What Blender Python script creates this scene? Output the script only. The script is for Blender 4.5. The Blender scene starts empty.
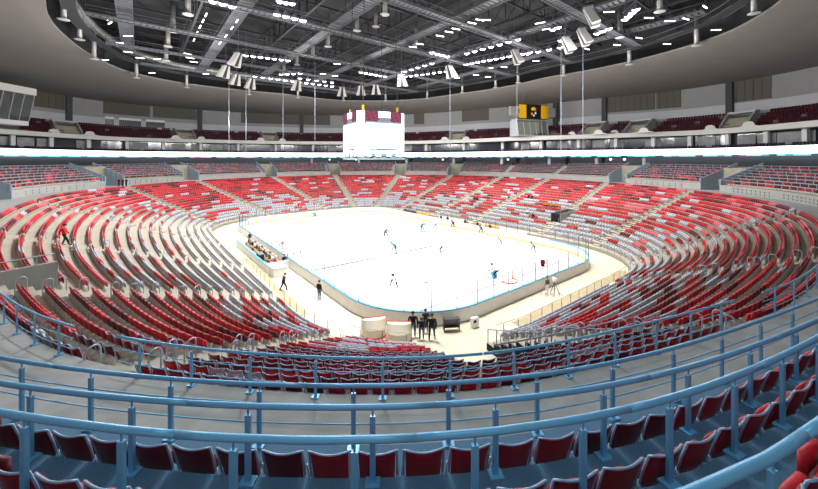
import bpy, bmesh, math, random
import numpy as np
from mathutils import Vector, Matrix

random.seed(7)
rng = np.random.default_rng(11)
SC = bpy.context.scene
COL = SC.collection
PI = math.pi
EYE = 13.5                      # camera height above the ice

# ------------------------------------------------------------------ materials
def lin(c):
    return tuple(((x / 255.0) / 12.92 if x / 255.0 <= .04045 else ((x / 255.0 + .055) / 1.055) ** 2.4) for x in c)

MATS = {}
def mat(name, rgb, rough=.6, metal=0., spec=.4, noise=0., nscale=8., bump=0., stretch=None):
    m = bpy.data.materials.new(name); m.use_nodes = True
    nt = m.node_tree; b = nt.nodes['Principled BSDF']
    c = lin(rgb)
    b.inputs['Base Color'].default_value = (*c, 1)
    b.inputs['Roughness'].default_value = rough
    b.inputs['Metallic'].default_value = metal
    b.inputs['Specular IOR Level'].default_value = spec
    if noise or bump:
        tc = nt.nodes.new('ShaderNodeTexCoord'); nz = nt.nodes.new('ShaderNodeTexNoise')
        nz.inputs['Scale'].default_value = nscale; nz.inputs['Detail'].default_value = 6
        if stretch:
            mp = nt.nodes.new('ShaderNodeMapping'); mp.inputs['Scale'].default_value = stretch
            nt.links.new(tc.outputs['Object'], mp.inputs['Vector']); nt.links.new(mp.outputs['Vector'], nz.inputs['Vector'])
        else:
            nt.links.new(tc.outputs['Object'], nz.inputs['Vector'])
        if noise:
            rp = nt.nodes.new('ShaderNodeValToRGB')
            rp.color_ramp.elements[0].position = .3; rp.color_ramp.elements[1].position = .7
            rp.color_ramp.elements[0].color = (*[x * (1 - noise) for x in c], 1)
            rp.color_ramp.elements[1].color = (*[min(1, x * (1 + noise)) for x in c], 1)
            nt.links.new(nz.outputs['Fac'], rp.inputs['Fac']); nt.links.new(rp.outputs['Color'], b.inputs['Base Color'])
        if bump:
            bp = nt.nodes.new('ShaderNodeBump'); bp.inputs['Strength'].default_value = bump
            nt.links.new(nz.outputs['Fac'], bp.inputs['Height']); nt.links.new(bp.outputs['Normal'], b.inputs['Normal'])
    MATS[name] = m
    return m

def emis(name, rgb, strength):
    m = bpy.data.materials.new(name); m.use_nodes = True
    nt = m.node_tree; nt.nodes.remove(nt.nodes['Principled BSDF'])
    e = nt.nodes.new('ShaderNodeEmission'); e.inputs['Color'].default_value = (*lin(rgb), 1); e.inputs['Strength'].default_value = strength
    nt.links.new(e.outputs[0], nt.nodes['Material Output'].inputs['Surface'])
    MATS[name] = m
    return m

def glassmat(name, rgb, clear):
    m = bpy.data.materials.new(name); m.use_nodes = True
    nt = m.node_tree; nt.nodes.remove(nt.nodes['Principled BSDF'])
    t = nt.nodes.new('ShaderNodeBsdfTransparent'); g = nt.nodes.new('ShaderNodeBsdfGlossy'); x = nt.nodes.new('ShaderNodeMixShader')
    t.inputs['Color'].default_value = (*lin(rgb), 1); g.inputs['Roughness'].default_value = .08
    x.inputs[0].default_value = 1 - clear
    nt.links.new(t.outputs[0], x.inputs[1]); nt.links.new(g.outputs[0], x.inputs[2])
    nt.links.new(x.outputs[0], nt.nodes['Material Output'].inputs['Surface'])
    MATS[name] = m
    return m

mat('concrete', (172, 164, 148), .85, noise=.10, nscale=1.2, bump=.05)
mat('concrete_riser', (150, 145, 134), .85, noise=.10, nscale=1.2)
mat('walk_concrete', (150, 150, 147), .85, noise=.14, nscale=1.6, bump=.05)
mat('tread_blue', (84, 118, 142), .95, noise=.25, nscale=60., bump=.15)
mat('wall_concrete', (150, 150, 146), .8, noise=.08, nscale=.8)
mat('vom_wall', (128, 142, 154), .7, noise=.06, nscale=1.)
mat('vom_back', (142, 136, 118), .8, noise=.1, nscale=1.)
mat('dark_void', (26, 27, 29), .9)
mat('ice', (242, 246, 249), .25, spec=.5, noise=.015, nscale=.3)
mat('apron', (206, 197, 172), .7, noise=.06, nscale=.6)
mat('apron_mat', (176, 160, 124), .9, noise=.12, nscale=2.)
mat('line_blue', (64, 68, 140), .4)
mat('line_red', (150, 66, 84), .4)
mat('board_white', (232, 232, 228), .45)
mat('board_back', (228, 227, 222), .6, noise=.05, nscale=2.)
mat('cap_blue', (84, 168, 214), .35)
mat('kick_yellow', (232, 214, 70), .4)
mat('advert_orange', (222, 170, 60), .5)
mat('advert_navy', (44, 62, 92), .5)
glassmat('pane', (246, 250, 250), .97)
mat('glass_post', (112, 100, 122), .5)
mat('post_grey', (150, 150, 160), .4, metal=.3)
mat('rail_blue', (112, 178, 216), .38, metal=.15, spec=.5)
mat('rail_grey', (164, 178, 192), .4, metal=.2)
mat('seat_red', (198, 30, 46), .5, noise=.04, nscale=20)
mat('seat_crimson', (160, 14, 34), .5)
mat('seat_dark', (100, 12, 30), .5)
mat('seat_grey', (182, 184, 196), .5)
mat('seat_pink', (214, 96, 108), .5)
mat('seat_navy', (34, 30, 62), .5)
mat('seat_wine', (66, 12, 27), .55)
mat('seat_frame', (150, 174, 198), .4, metal=.25)
mat('seat_base', (206, 200, 186), .6)
mat('suite_white', (214, 214, 210), .6)
mat('fascia', (206, 204, 198), .6)
mat('tier_step', (92, 84, 84), .8)
mat('wall_white', (172, 174, 178), .7)
mat('wall_grey', (138, 137, 136), .75, noise=.04, nscale=.5)
mat('panel_brown', (86, 82, 76), .8)
mat('pier_dark', (58, 60, 62), .7)
mat('soffit', (118, 113, 108), .85, noise=.05, nscale=.25)
mat('roof_deck', (52, 52, 54), .9, noise=.25, nscale=.15)
mat('steel_dark', (62, 64, 68), .55, metal=.3)
mat('steel_mid', (102, 105, 110), .5, metal=.3)
mat('steel_pale', (176, 176, 174), .5, metal=.2)
mat('duct', (150, 148, 144), .45, metal=.4)
mat('speaker_pale', (190, 188, 182), .6)
mat('speaker_dark', (44, 44, 46), .6)
mat('suite_glass', (44, 52, 60), .12, spec=.8)
mat('suite_inside', (150, 150, 150), .8, noise=.25, nscale=.5)
mat('black', (14, 14, 16), .6)
mat('yellow', (236, 180, 20), .5)
mat('goal_red', (196, 44, 40), .4)
mat('net', (222, 214, 190), .9)
mat('skin', (206, 160, 134), .6)
mat('hair', (40, 30, 26), .7)
mat('cloth_black', (20, 21, 24), .8)
mat('cloth_navy', (34, 42, 62), .8)
mat('cloth_denim', (72, 92, 122), .8)
mat('cloth_red', (200, 28, 34), .8)
mat('cloth_white', (236, 236, 240), .8)
mat('cloth_cyan', (16, 106, 130), .8)
mat('cloth_grey', (120, 122, 126), .8)
mat('cloth_yellow', (196, 140, 40), .8)
mat('cloth_brown', (112, 84, 62), .8)
mat('wood', (150, 120, 84), .6)
emis('lamp_white', (255, 248, 255), 16)
emis('tube_white', (255, 250, 240), 5)
emis('screen_white', (250, 255, 255), 3.2)
emis('screen_cyan', (168, 214, 226), .95)
emis('screen_maroon', (176, 96, 118), .75)
emis('screen_wine', (140, 62, 90), .75)
emis('screen_blue', (120, 190, 225), 1.1)
emis('ribbon_white', (250, 250, 255), 4.)
emis('ribbon_cyan', (150, 220, 240), 1.5)
emis('screen_teal', (60, 120, 130), .9)
emis('suite_tv', (120, 180, 225), .8)
emis('lobby_lamp', (255, 240, 220), 3)
emis('booth_lit', (226, 226, 212), .42)  # glow put on the booth back wall in place of lamps inside
emis('goal_light', (190, 30, 40), .6)
for nm in ('lamp_white', 'tube_white', 'lobby_lamp', 'suite_tv', 'goal_light'):
    MATS[nm].cycles.emission_sampling = 'NONE'

# ------------------------------------------------------------------ mesh builder
class MB:
    def __init__(s): s.v = []; s.f = []; s.m = []; s.slots = []
    def slot(s, m):
        if m not in s.slots: s.slots.append(m)
        return s.slots.index(m)
    def add(s, vs, fs, m):
        b = len(s.v); k = s.slot(m)
        s.v.extend([tuple(p) for p in vs]); s.f.extend([tuple(b + i for i in f) for f in fs]); s.m.extend([k] * len(fs))
    def box(s, c, h, m, X=(1, 0, 0), Y=(0, 1, 0), Z=(0, 0, 1)):
        c = Vector(c); X = Vector(X) * h[0]; Y = Vector(Y) * h[1]; Z = Vector(Z) * h[2]
        vs = [c + X * a + Y * b + Z * d for d in (-1, 1) for b in (-1, 1) for a in (-1, 1)]
        s.add(vs, [(0, 2, 3, 1), (4, 5, 7, 6), (0, 1, 5, 4), (2, 6, 7, 3), (0, 4, 6, 2), (1, 3, 7, 5)], m)
    def bar(s, a, b, w, h, m):      # rectangular bar between two points
        a = Vector(a); b = Vector(b); d = b - a; L = d.length
        if L < 1e-6: return
        d /= L; up = Vector((0, 0, 1)) if abs(d.z) < .95 else Vector((0, 1, 0))
        X = d.cross(up).normalized(); Z = X.cross(d)
        s.box((a + b) / 2, (w / 2, L / 2, h / 2), m, X, d, Z)
    def tube(s, pts, r, m, n=8, closed=False, caps=True):
        P = [Vector(p) for p in pts]; N = len(P); rings = []
        rad = r if isinstance(r, (list, tuple)) else [r] * N
        prev = None
        for i in range(N):
            if closed: d = P[(i + 1) % N] - P[i - 1]
            else: d = P[min(i + 1, N - 1)] - P[max(i - 1, 0)]
            if d.length < 1e-9: d = Vector((0, 0, 1))
            d.normalize()
            if prev is None:
                up = Vector((0, 0, 1)) if abs(d.z) < .9 else Vector((1, 0, 0))
                X = d.cross(up).normalized()
            else:
                X = prev - d * prev.dot(d)
                if X.length < 1e-6: X = d.orthogonal()
                X.normalize()
            prev = X; Y = d.cross(X)
            rings.append([P[i] + (X * math.cos(2 * PI * k / n) + Y * math.sin(2 * PI * k / n)) * rad[i] for k in range(n)])
        vs = [p for R in rings for p in R]; fs = []
        for i in range(N if closed else N - 1):
            j = (i + 1) % N
            for k in range(n):
                fs.append((i * n + k, i * n + (k + 1) % n, j * n + (k + 1) % n, j * n + k))
        if caps and not closed:
            fs.append(tuple(range(n - 1, -1, -1))); fs.append(tuple((N - 1) * n + k for k in range(n)))
        s.add(vs, fs, m)
    def lathe(s, prof, c, m, n=16):   # prof = [(r, z)]
        self_v = []; fs = []
        for r, z in prof:
            for k in range(n): self_v.append((c[0] + r * math.cos(2 * PI * k / n), c[1] + r * math.sin(2 * PI * k / n), c[2] + z))
        for i in range(len(prof) - 1):
            for k in range(n): fs.append((i * n + k, i * n + (k + 1) % n, (i + 1) * n + (k + 1) % n, (i + 1) * n + k))
        fs.append(tuple(range(n - 1, -1, -1))); fs.append(tuple((len(prof) - 1) * n + k for k in range(n)))
        s.add(self_v, fs, m)
    def strip(s, A, B, m, closed=False):   # quad strip between two point rows
        n = len(A); vs = list(A) + list(B); fs = []
        for i in range(n if closed else n - 1):
            j = (i + 1) % n; fs.append((i, j, n + j, n + i))
        s.add(vs, fs, m)
    def mesh(s, name, smooth=False):
        me = bpy.data.meshes.new(name); me.from_pydata([tuple(p) for p in s.v], [], s.f)
        for k in s.slots: me.materials.append(MATS[k])
        me.polygons.foreach_set('material_index', s.m)
        if smooth: me.polygons.foreach_set('use_smooth', [True] * len(s.f))
        me.update(); return me
    def build(s, name, parent=None, smooth=False, loc=None):
        return link(name, s.mesh(name, smooth), parent, loc)

def link(name, me, parent=None, loc=None, rz=None):
    o = bpy.data.objects.new(name, me); COL.objects.link(o)
    if parent is not None: o.parent = parent
    if loc is not None: o.location = loc
    if rz is not None: o.rotation_euler = (0, 0, rz)
    return o
def empty(name, loc=(0, 0, 0), rz=0.):
    o = bpy.data.objects.new(name, None); COL.objects.link(o); o.location = loc; o.rotation_euler = (0, 0, rz); o.empty_display_size = .3
    return o
def tag(o, label=None, cat=None, group=None, kind=None):
    if label: o['label'] = label
    if cat: o['category'] = cat
    if group: o['group'] = group
    if kind: o['kind'] = kind
    return o
def struct(mb, name, label, cat='structure', smooth=False):
    return tag(mb.build(name, smooth=smooth), label, cat, None, 'structure')

ONES = ['zeroth', 'first', 'second', 'third', 'fourth', 'fifth', 'sixth', 'seventh', 'eighth', 'ninth', 'tenth', 'eleventh', 'twelfth', 'thirteenth',
        'fourteenth', 'fifteenth', 'sixteenth', 'seventeenth', 'eighteenth', 'nineteenth']
TENS = ['', '', 'twent', 'thirt', 'fort', 'fift', 'sixt', 'sevent', 'eight', 'ninet']
def nth(n):
    if n < 20: return ONES[n]
    if n < 100: return TENS[n // 10] + ('ieth' if n % 10 == 0 else 'y-' + ONES[n % 10])
    return 'hundred-and-' + nth(n - 100) if n % 100 else 'hundredth'

# ------------------------------------------------------------------ plan curves
def crom(P, n=16):                  # closed Catmull-Rom
    P = np.array(P, float); N = len(P); out = []
    for i in range(N):
        p0, p1, p2, p3 = P[i - 1], P[i], P[(i + 1) % N], P[(i + 2) % N]
        for u in np.linspace(0, 1, n, endpoint=False):
            out.append(.5 * (2 * p1 + (p2 - p0) * u + (2 * p0 - 5 * p1 + 4 * p2 - p3) * u * u + (3 * p1 - p0 - 3 * p2 + p3) * u ** 3))
    return np.array(out)

class Curve:
    def __init__(s, P):
        s.P = np.array(P); Q = np.vstack([s.P, s.P[:1]])
        s.s = np.concatenate([[0], np.cumsum(np.linalg.norm(np.diff(Q, axis=0), axis=1))]); s.Q = Q; s.L = s.s[-1]
    def at(s, a):
        a = np.mod(a, s.L); return np.stack([np.interp(a, s.s, s.Q[:, 0]), np.interp(a, s.s, s.Q[:, 1])], -1)
    def near(s, p):
        return s.s[np.argmin(np.linalg.norm(s.P - np.array(p), axis=1))]
    def smooth(s, k=2):
        P = s.P
        for _ in range(k): P = (np.roll(P, 1, 0) + 2 * P + np.roll(P, -1, 0)) / 4
        return Curve(P)

def normals(P):                     # outward normals of a clockwise closed / open point row (closed assumed)
    T = np.roll(P, -1, 0) - np.roll(P, 1, 0); T /= np.linalg.norm(T, axis=1)[:, None]
    return np.stack([-T[:, 1], T[:, 0]], 1)
def offset(P, d): return P + normals(P) * d

TH = math.radians(38.0)
AX = np.array([-math.sin(TH), math.cos(TH)])     # rink long axis (away from the camera)
BX = np.array([math.cos(TH), math.sin(TH)])      # rink width axis
RC = np.array([-4.84, 58.8])
def rink(a, b): return RC + a * AX + b * BX
def rrect(L, W, r, n=14):           # clockwise seen from above, starting in the near-left corner
    out = []
    for ca, cb, a0 in ((-L + r, -W + r, 180), (L - r, -W + r, 270), (L - r, W - r, 0), (-L + r, W - r, 90)):
        pass
    # corners in (a, b): near-left (-L,-W) -> far-left (L,-W) -> far-right (L,W) -> near-right (-L,W)
    for ca, cb, s0 in ((-L + r, -W + r, PI), (L - r, -W + r, 1.5 * PI), (L - r, W - r, 0.), (-L + r, W - r, .5 * PI)):
        for k in range(n + 1):
            an = s0 + (PI / 2) * k / n
            out.append(rink(ca + r * math.cos(an), cb + r * math.sin(an)))
    P = np.array(out); return P
RL, RW, RR = 29.4, 17.4, 8.0
def dense(P, step=.5):
    c = Curve(P); n = int(c.L / step); return c.at(np.arange(n) * c.L / n)
R0 = dense(rrect(RL, RW, RR), .5)
R1 = Curve(dense(rrect(RL + 4.6, RW + 4.6, RR + 4.6, 20), .3)).smooth(60)
R2 = Curve(dense(crom([(0, 8.25), (-3.6, 8.45), (-7.8, 9.3), (-12.5, 11.2), (-20, 16), (-30, 23.5), (-41, 34), (-51, 46), (-58, 58), (-60.5, 73),
     (-58, 92), (-48, 112), (-28, 126), (-4, 130), (18, 124), (36, 109), (46, 92), (51, 76), (52, 62), (49, 48), (42, 36.5), (33, 27),
     (24, 19.5), (15.5, 13.8), (11, 11.7), (6.5, 9.9), (2.6, 8.6)]), .3)).smooth(30)

AISLES = [((-4.6, 25.8), (-8.6, 9.7)), ((-12.6, 32), (-20, 16)), ((-17.5, 42), (-36, 29)), ((-26, 53), (-53, 49)), ((-36, 68), (-60.4, 74)),
          ((-38, 88), (-57, 94)), ((-30, 101), (-45, 115)), ((-18, 104), (-27, 126)), ((-8, 104), (-4, 130)), ((1, 94), (15, 125)),
          ((10, 84), (31, 115)), ((15.5, 74), (41, 102)), ((22.5, 60), (48.5, 85)), ((28, 52), (51.5, 64)), ((28, 43), (43.5, 38)),
          ((20.5, 35), (26.5, 21.5)), ((5.6, 24.6), (11.6, 12.0))]
NA = len(AISLES)
def knots(C, pts):
    s = [C.near(p) for p in pts]; out = [s[0]]
    for x in s[1:]:
        while x < out[-1]: x += C.L
        out.append(x)
    out.append(out[0] + C.L)
    return np.array(out)
K1 = knots(R1, [a[0] for a in AISLES]); K2 = knots(R2, [a[1] for a in AISLES])
TK = np.arange(NA + 1.)
def T1(t): t = np.asarray(t, float); q = np.floor(t / NA); return np.interp(t - q * NA, TK, K1) + q * R1.L
def T2(t): t = np.asarray(t, float); q = np.floor(t / NA); return np.interp(t - q * NA, TK, K2) + q * R2.L
def low(t, f):                      # plan point on the lower bowl, f=0 front .. 1 walkway edge
    return R1.at(T1(t)) * (1 - f) + R2.at(T2(t)) * f
NT = NA * 30
TS = np.arange(NT) * NA / NT
R2t = R2.at(T2(TS)); N2 = normals(R2t)
for _ in range(30): N2 = (np.roll(N2, 1, 0) + 2 * N2 + np.roll(N2, -1, 0)) / 4
N2 /= np.linalg.norm(N2, axis=1)[:, None]
WALK = 2.9
S2 = np.concatenate([[0], np.cumsum(np.linalg.norm(np.diff(R2t, axis=0), axis=1))]); I0 = int(np.argmin(np.hypot(R2t[:, 0], R2t[:, 1] - 8.25)))
SG = (S2 - S2[I0] + S2[-1] / 2) % S2[-1] - S2[-1] / 2          # signed arc length from the point in front of the camera, + to the left
SW = np.interp(SG, [-45, -22, -12, -6, 0, 60], [1, .86, .80, .92, 1, 1])
SU = np.interp(SG, [-60, -24, -10, -5, -1, 3, 9, 40], [1, .80, .74, .86, 1, .96, .84, 1])
for _ in range(25): SW = (np.roll(SW, 1) + 2 * SW + np.roll(SW, -1)) / 4; SU = (np.roll(SU, 1) + 2 * SU + np.roll(SU, -1)) / 4
SB = np.interp(SG, [-25, -10, -5, -3.5, -2, -.5, .8, 3, 5, 12, 30], [.06, .19, .25, .22, .08, 0, 0, .10, .14, .08, 0])
for _ in range(12): SB = (np.roll(SB, 1) + 2 * SB + np.roll(SB, -1)) / 4
def up(t, d):                       # plan point d metres outside the walkway edge (rows narrow a little on both sides of the middle)
    t = np.mod(np.asarray(t, float), NA) * NT / NA
    i = np.floor(t).astype(int) % NT; w = (t - np.floor(t))[..., None]; j = (i + 1) % NT
    def q(k):
        e = (min(d, WALK) + (.06 if d > 1 else 0)) * SW[k] + max(d - WALK, 0) * SU[k] + (max(d - WALK - 1.5, 0) * .14 + max(d - WALK - 2.6, 0) * .26) * np.exp(-(SG[k] / 4.) ** 2) - max(d - WALK - 1.1, 0) * SB[k]
        return R2t[k] + N2[k] * e[..., None]
    return q(i) * (1 - w) + q(j) * w
NR = 19
def zrow(k): return .5 + .37 * k
ZW = 7.87
UZ = 9.08; URISE = .42; UTREAD = 1.05; NU = 7

def p3(P, z): return [(float(p[0]), float(p[1]), z) for p in P]

# ------------------------------------------------------------------ camera
cam = bpy.data.cameras.new('camera'); co = bpy.data.objects.new('camera', cam); COL.objects.link(co)
co.location = (0, 0, EYE); co.rotation_euler = (PI / 2, 0, 0)
cam.sensor_fit = 'HORIZONTAL'; cam.sensor_width = 36; cam.lens = 345 / 818 * 36; cam.shift_y = -84.5 / 818; cam.clip_end = 600; cam.clip_start = .05
SC.camera = co
def proj(p):
    y = max(p[1], 1e-3); return 409 + 345 * p[0] / y, 160 + 345 * (EYE - p[2]) / y

# ------------------------------------------------------------------ setting: floor, ice, terraces
b = MB(); R1o = offset(R1.P, 3.0)
ctr = (RC[0], RC[1], -.02)
b.add([ctr] + p3(R1o[::4], -.02), [(0, 1 + (i + 1) % len(R1o[::4]), 1 + i) for i in range(len(R1o[::4]))], 'apron')
struct(b, 'floor', 'cream concrete floor around the ice rink at the foot of the stands', 'floor')
b = MB(); I = offset(R0, -.1)
b.add([(RC[0], RC[1], .03)] + p3(I, .03), [(0, 1 + (i + 1) % len(I), 1 + i) for i in range(len(I))], 'ice')
ice = struct(b, 'floor_ice', 'white ice sheet of the hockey rink lying inside the boards', 'ice rink')
def iceline(name, a0, a1, b0, b1, m):
    q = MB(); c = [rink(a0, b0), rink(a0, b1), rink(a1, b1), rink(a1, b0)]
    q.add(p3(c, .036), [(0, 1, 2, 3)], m); return q.build(name, ice)
iceline('blue_line', -9.3, -8.75, -RW + .1, RW - .1, 'line_blue')
iceline('blue_line', 8.75, 9.3, -RW + .1, RW - .1, 'line_blue')
iceline('centre_line', -.22, .22, -RW + .1, RW - .1, 'line_red')
iceline('goal_line', -25.75, -25.55, -RW + 2, RW - 2, 'line_red')
iceline('goal_line', 25.64, 25.7, -RW + 2, RW - 2, 'line_red')
def icering(name, a, bb, r, w, m, a0=0, a1=2 * PI, n=40):
    q = MB(); A = []; B = []
    for k in range(n + 1):
        an = a0 + (a1 - a0) * k / n
        A.append((*rink(a + r * math.cos(an), bb + r * math.sin(an)), .036)); B.append((*rink(a + (r - w) * math.cos(an), bb + (r - w) * math.sin(an)), .036))
    q.strip(A, B, m); return q.build(name, ice)
icering('goal_crease', -25.66, 0, 1.8, .1, 'line_red', -PI / 2, PI / 2)
icering('face_off_dot', -20.5, -7.5, .32, .32, 'line_red'); icering('face_off_dot', -20.5, 7.5, .32, .32, 'line_red')
icering('face_off_dot', -7, -7.5, .32, .32, 'line_red'); icering('face_off_dot', -7, 7.5, .32, .32, 'line_red')

# near opening in the lower bowl (rink entrance): rows below CUT between aisle 16 and t = 16.52
CUT, CUT_T = 14, 16.40
def cut(t, k): return k < CUT and 16.0 <= t % NA < CUT_T
tread, riser = MB(), MB()
FR = [low(TS, k / NR) for k in range(NR + 1)]
for k in range(NR):
    A, B = FR[k], FR[k + 1]; z = zrow(k); zn = zrow(k + 1) if k < NR - 1 else ZW; zp = z - .37 if k else 0.
    for i in range(NT):
        if cut(TS[i], k): continue
        j = (i + 1) % NT
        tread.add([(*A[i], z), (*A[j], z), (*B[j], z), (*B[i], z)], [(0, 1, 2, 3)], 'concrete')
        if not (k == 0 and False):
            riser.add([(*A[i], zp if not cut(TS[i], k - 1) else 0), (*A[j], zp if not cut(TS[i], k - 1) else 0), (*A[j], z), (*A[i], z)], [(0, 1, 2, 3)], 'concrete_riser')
# last riser up to the walkway, side walls of the opening
for i in range(NT):
    j = (i + 1) % NT; B = FR[NR]
    riser.add([(*B[i], zrow(NR - 1)), (*B[j], zrow(NR - 1)), (*B[j], ZW), (*B[i], ZW)], [(0, 1, 2, 3)], 'concrete_riser')
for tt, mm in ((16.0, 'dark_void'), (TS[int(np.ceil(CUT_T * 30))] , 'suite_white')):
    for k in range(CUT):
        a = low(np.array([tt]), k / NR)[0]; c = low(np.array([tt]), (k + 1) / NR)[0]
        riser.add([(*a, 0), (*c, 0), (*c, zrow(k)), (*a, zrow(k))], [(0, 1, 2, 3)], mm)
struct(tread, 'floor_terrace', 'beige concrete terrace steps of the lower seating bowl', 'terrace')
struct(riser, 'wall_riser', 'beige concrete risers between the rows of the lower seating bowl', 'terrace')
# aisle half steps
b = MB()
for j in range(NA):
    for k in range(NR):
        if cut(j + .001, k): continue
        f0, f1 = k / NR, (k + 1) / NR
        p = low(np.array([j + 0.]), f1)[0]; q = low(np.array([j + 0.]), f0)[0]; d = q - p; w = np.linalg.norm(d); d /= w; s = np.array([-d[1], d[0]])
        z = zrow(k); hw = .6; dep = w * .45
        c = p + d * dep / 2
        b.box((c[0], c[1], z + .185 / 2), (hw, dep / 2, .185 / 2), 'concrete', (s[0], s[1], 0), (d[0], d[1], 0))
struct(b, 'floor_aisle_steps', 'beige concrete half steps in the aisles of the lower bowl', 'steps')

# walkway + wall + upper block
VOMS = [3, 4, 5, 6, 7, 8, 9, 12, 13, 14]
VHW = 2.3
def in_vom(t, grow=0.):
    for j in VOMS:
        dt = (t - j + NA / 2) % NA - NA / 2
        if abs(dt) < 1.2:
            a = up(np.array([j + 0.]), 4.)[0]; c = up(np.array([t]), 4.)[0]
            if np.linalg.norm(a - c) < VHW + grow: return True
    return False
VM = [in_vom(TS[i]) for i in range(NT)]
b = MB(); bt = MB(); br = MB()
A = up(TS, 0.); B = up(TS, WALK)
b.strip(p3(A, ZW), p3(B, ZW), 'walk_concrete', True)
struct(b, 'floor_walkway', 'grey concrete walkway ring between lower bowl and upper rows', 'walkway')
b = MB()
D = WALK + UTREAD * NU
for i in range(NT):
    j = (i + 1) % NT
    if VM[i]:
        a, c = up(TS[[i, j]], WALK); d, e = up(TS[[i, j]], WALK + 4.5)
        bt.add([(*a, ZW), (*c, ZW), (*e, ZW), (*d, ZW)], [(0, 1, 2, 3)], 'walk_concrete')
        br.add([(*d, ZW), (*e, ZW), (*e, UZ + URISE * NU), (*d, UZ + URISE * NU)], [(0, 1, 2, 3)], 'vom_back')
        g, h = up(TS[[i, j]], D)
        bt.add([(*d, UZ + URISE * NU), (*e, UZ + URISE * NU), (*h, UZ + URISE * NU), (*g, UZ + URISE * NU)], [(0, 1, 2, 3)], 'walk_concrete')
        continue
    near = TS[i] > 14.6 or TS[i] < 1.4
    for k in range(NU):
        a, c = up(TS[[i, j]], WALK + UTREAD * k); d, e = up(TS[[i, j]], WALK + UTREAD * (k + 1)); z = UZ + URISE * k
        bt.add([(*a, z), (*c, z), (*e, z), (*d, z)], [(0, 1, 2, 3)], 'tread_blue' if near else 'concrete')
        br.add([(*a, z - URISE if k else ZW), (*c, z - URISE if k else ZW), (*c, z), (*a, z)], [(0, 1, 2, 3)], 'wall_concrete')
struct(bt, 'floor_upper_rows', 'bluish concrete treads of the upper rows above the walkway', 'terrace')
struct(br, 'wall_upper_rows', 'pale concrete wall and risers of the upper rows above the walkway', 'terrace')
# vomitory cheek walls
b = MB(); CHEEK = []
for i in range(NT):
    if VM[i] != VM[i - 1]:
        t0 = TS[i]; CHEEK.append((up(np.array([t0]), WALK)[0], up(np.array([t0]), D)[0]))
        for k in range(NU):
            a, c = up(np.array([t0]), WALK + UTREAD * k)[0], up(np.array([t0]), WALK + UTREAD * (k + 1))[0]
            z0, z1 = UZ + URISE * k + .95, UZ + URISE * (k + 1) + .95
            nrm = np.array([-(c - a)[1], (c - a)[0]]); nrm = nrm / np.linalg.norm(nrm) * .14
            for sg in (1,):
                v = [(*(a - nrm), ZW), (*(c - nrm), ZW), (*(c - nrm), z1), (*(a - nrm), z0), (*(a + nrm), ZW), (*(c + nrm), ZW), (*(c + nrm), z1), (*(a + nrm), z0)]
                b.add(v, [(0, 1, 2, 3), (7, 6, 5, 4), (3, 2, 6, 7), (0, 3, 7, 4)], 'vom_wall')
struct(b, 'wall_vomitory', 'blue grey cheek walls of the stair openings in the upper rows', 'wall')
# round vent holes in the upper-block wall (dark discs set into the wall)
b = MB()
for t0, t1 in ((3.25, 3.75), (4.2, 4.75), (12.25, 12.75), (13.2, 13.45), (13.55, 13.8)):
    for t in np.linspace(t0, t1, 9):
        if in_vom(t, .4): continue
        p = up(np.array([t]), WALK - .01)[0]; q = up(np.array([t]), WALK + .3)[0]; d = (q - p) / np.linalg.norm(q - p); s = np.array([-d[1], d[0]])
        for zz in (8.2, 8.62):
            vs = [(p[0] + s[0] * .12 * math.cos(x), p[1] + s[1] * .12 * math.cos(x), zz + .12 * math.sin(x)) for x in np.arange(8) * PI / 4]
            b.add(vs, [tuple(range(8))], 'dark_void')
struct(b, 'trim_vents', 'small dark round vents in the wall below the upper rows', 'vents')
# parapet wall of the stair opening on the left
b = MB()
CHEEK.append((low(np.array([1.06]), 16 / NR)[0], low(np.array([1.06]), 1.)[0]))
for k in range(16, NR):
    a = low(np.array([1.06]), k / NR)[0]; c = low(np.array([1.06]), (k + 1) / NR)[0]
    d = (c - a) / np.linalg.norm(c - a); n_ = np.array([-d[1], d[0]])
    mid = (a + c) / 2; L = np.linalg.norm(c - a)
    b.box((*mid, (zrow(16) + 7.85) / 2), (L / 2 + .01, .14, (7.85 - zrow(16)) / 2), 'wall_concrete', (*d, 0), (*n_, 0))
struct(b, 'wall_stair_opening', 'grey concrete parapet wall beside the stair opening on the left', 'wall')

# ------------------------------------------------------------------ outer rings (polar)
OC = np.array([-8., 66.])
class Ring:
    def __init__(s, pts):
        P = np.array(pts) - OC; an = np.arctan2(P[:, 1], P[:, 0]); r = np.hypot(P[:, 0], P[:, 1]); o = np.argsort(an); an, r = an[o], r[o]
        an3 = np.concatenate([an - 2 * PI, an, an + 2 * PI]); r3 = np.concatenate([r, r, r])
        g = np.linspace(-PI, PI, 721)[:-1]; rr = np.interp(g, an3, r3)
        for _ in range(60): rr = (np.roll(rr, 1) + 2 * rr + np.roll(rr, -1)) / 4
        s.g = np.concatenate([g, [PI]]); s.r = np.concatenate([rr, rr[:1]])
    def at(s, phi):
        phi = (np.asarray(phi) + PI) % (2 * PI) - PI; r = np.interp(phi, s.g, s.r)
        return OC + np.stack([np.cos(phi) * r, np.sin(phi) * r], -1)
R5 = Ring([(-101, 86), (-101, 99), (-97, 118), (-77, 129), (-45, 143), (-20, 143), (6, 138), (34, 116), (47, 108), (65, 97), (76, 90), (79, 66), (76, 42), (55, 8), (25, -14), (-20, -16), (-62, 8), (-88, 45)])
R6 = Ring([(-108, 86), (-108, 100), (-105, 117), (-83, 138), (-31, 155), (-4, 152), (28, 135), (51, 121), (63, 110), (78, 99), (83, 88), (87, 80), (87, 66), (85, 40), (62, 0), (28, -22), (-22, -24), (-70, 2), (-97, 42)])
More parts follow.
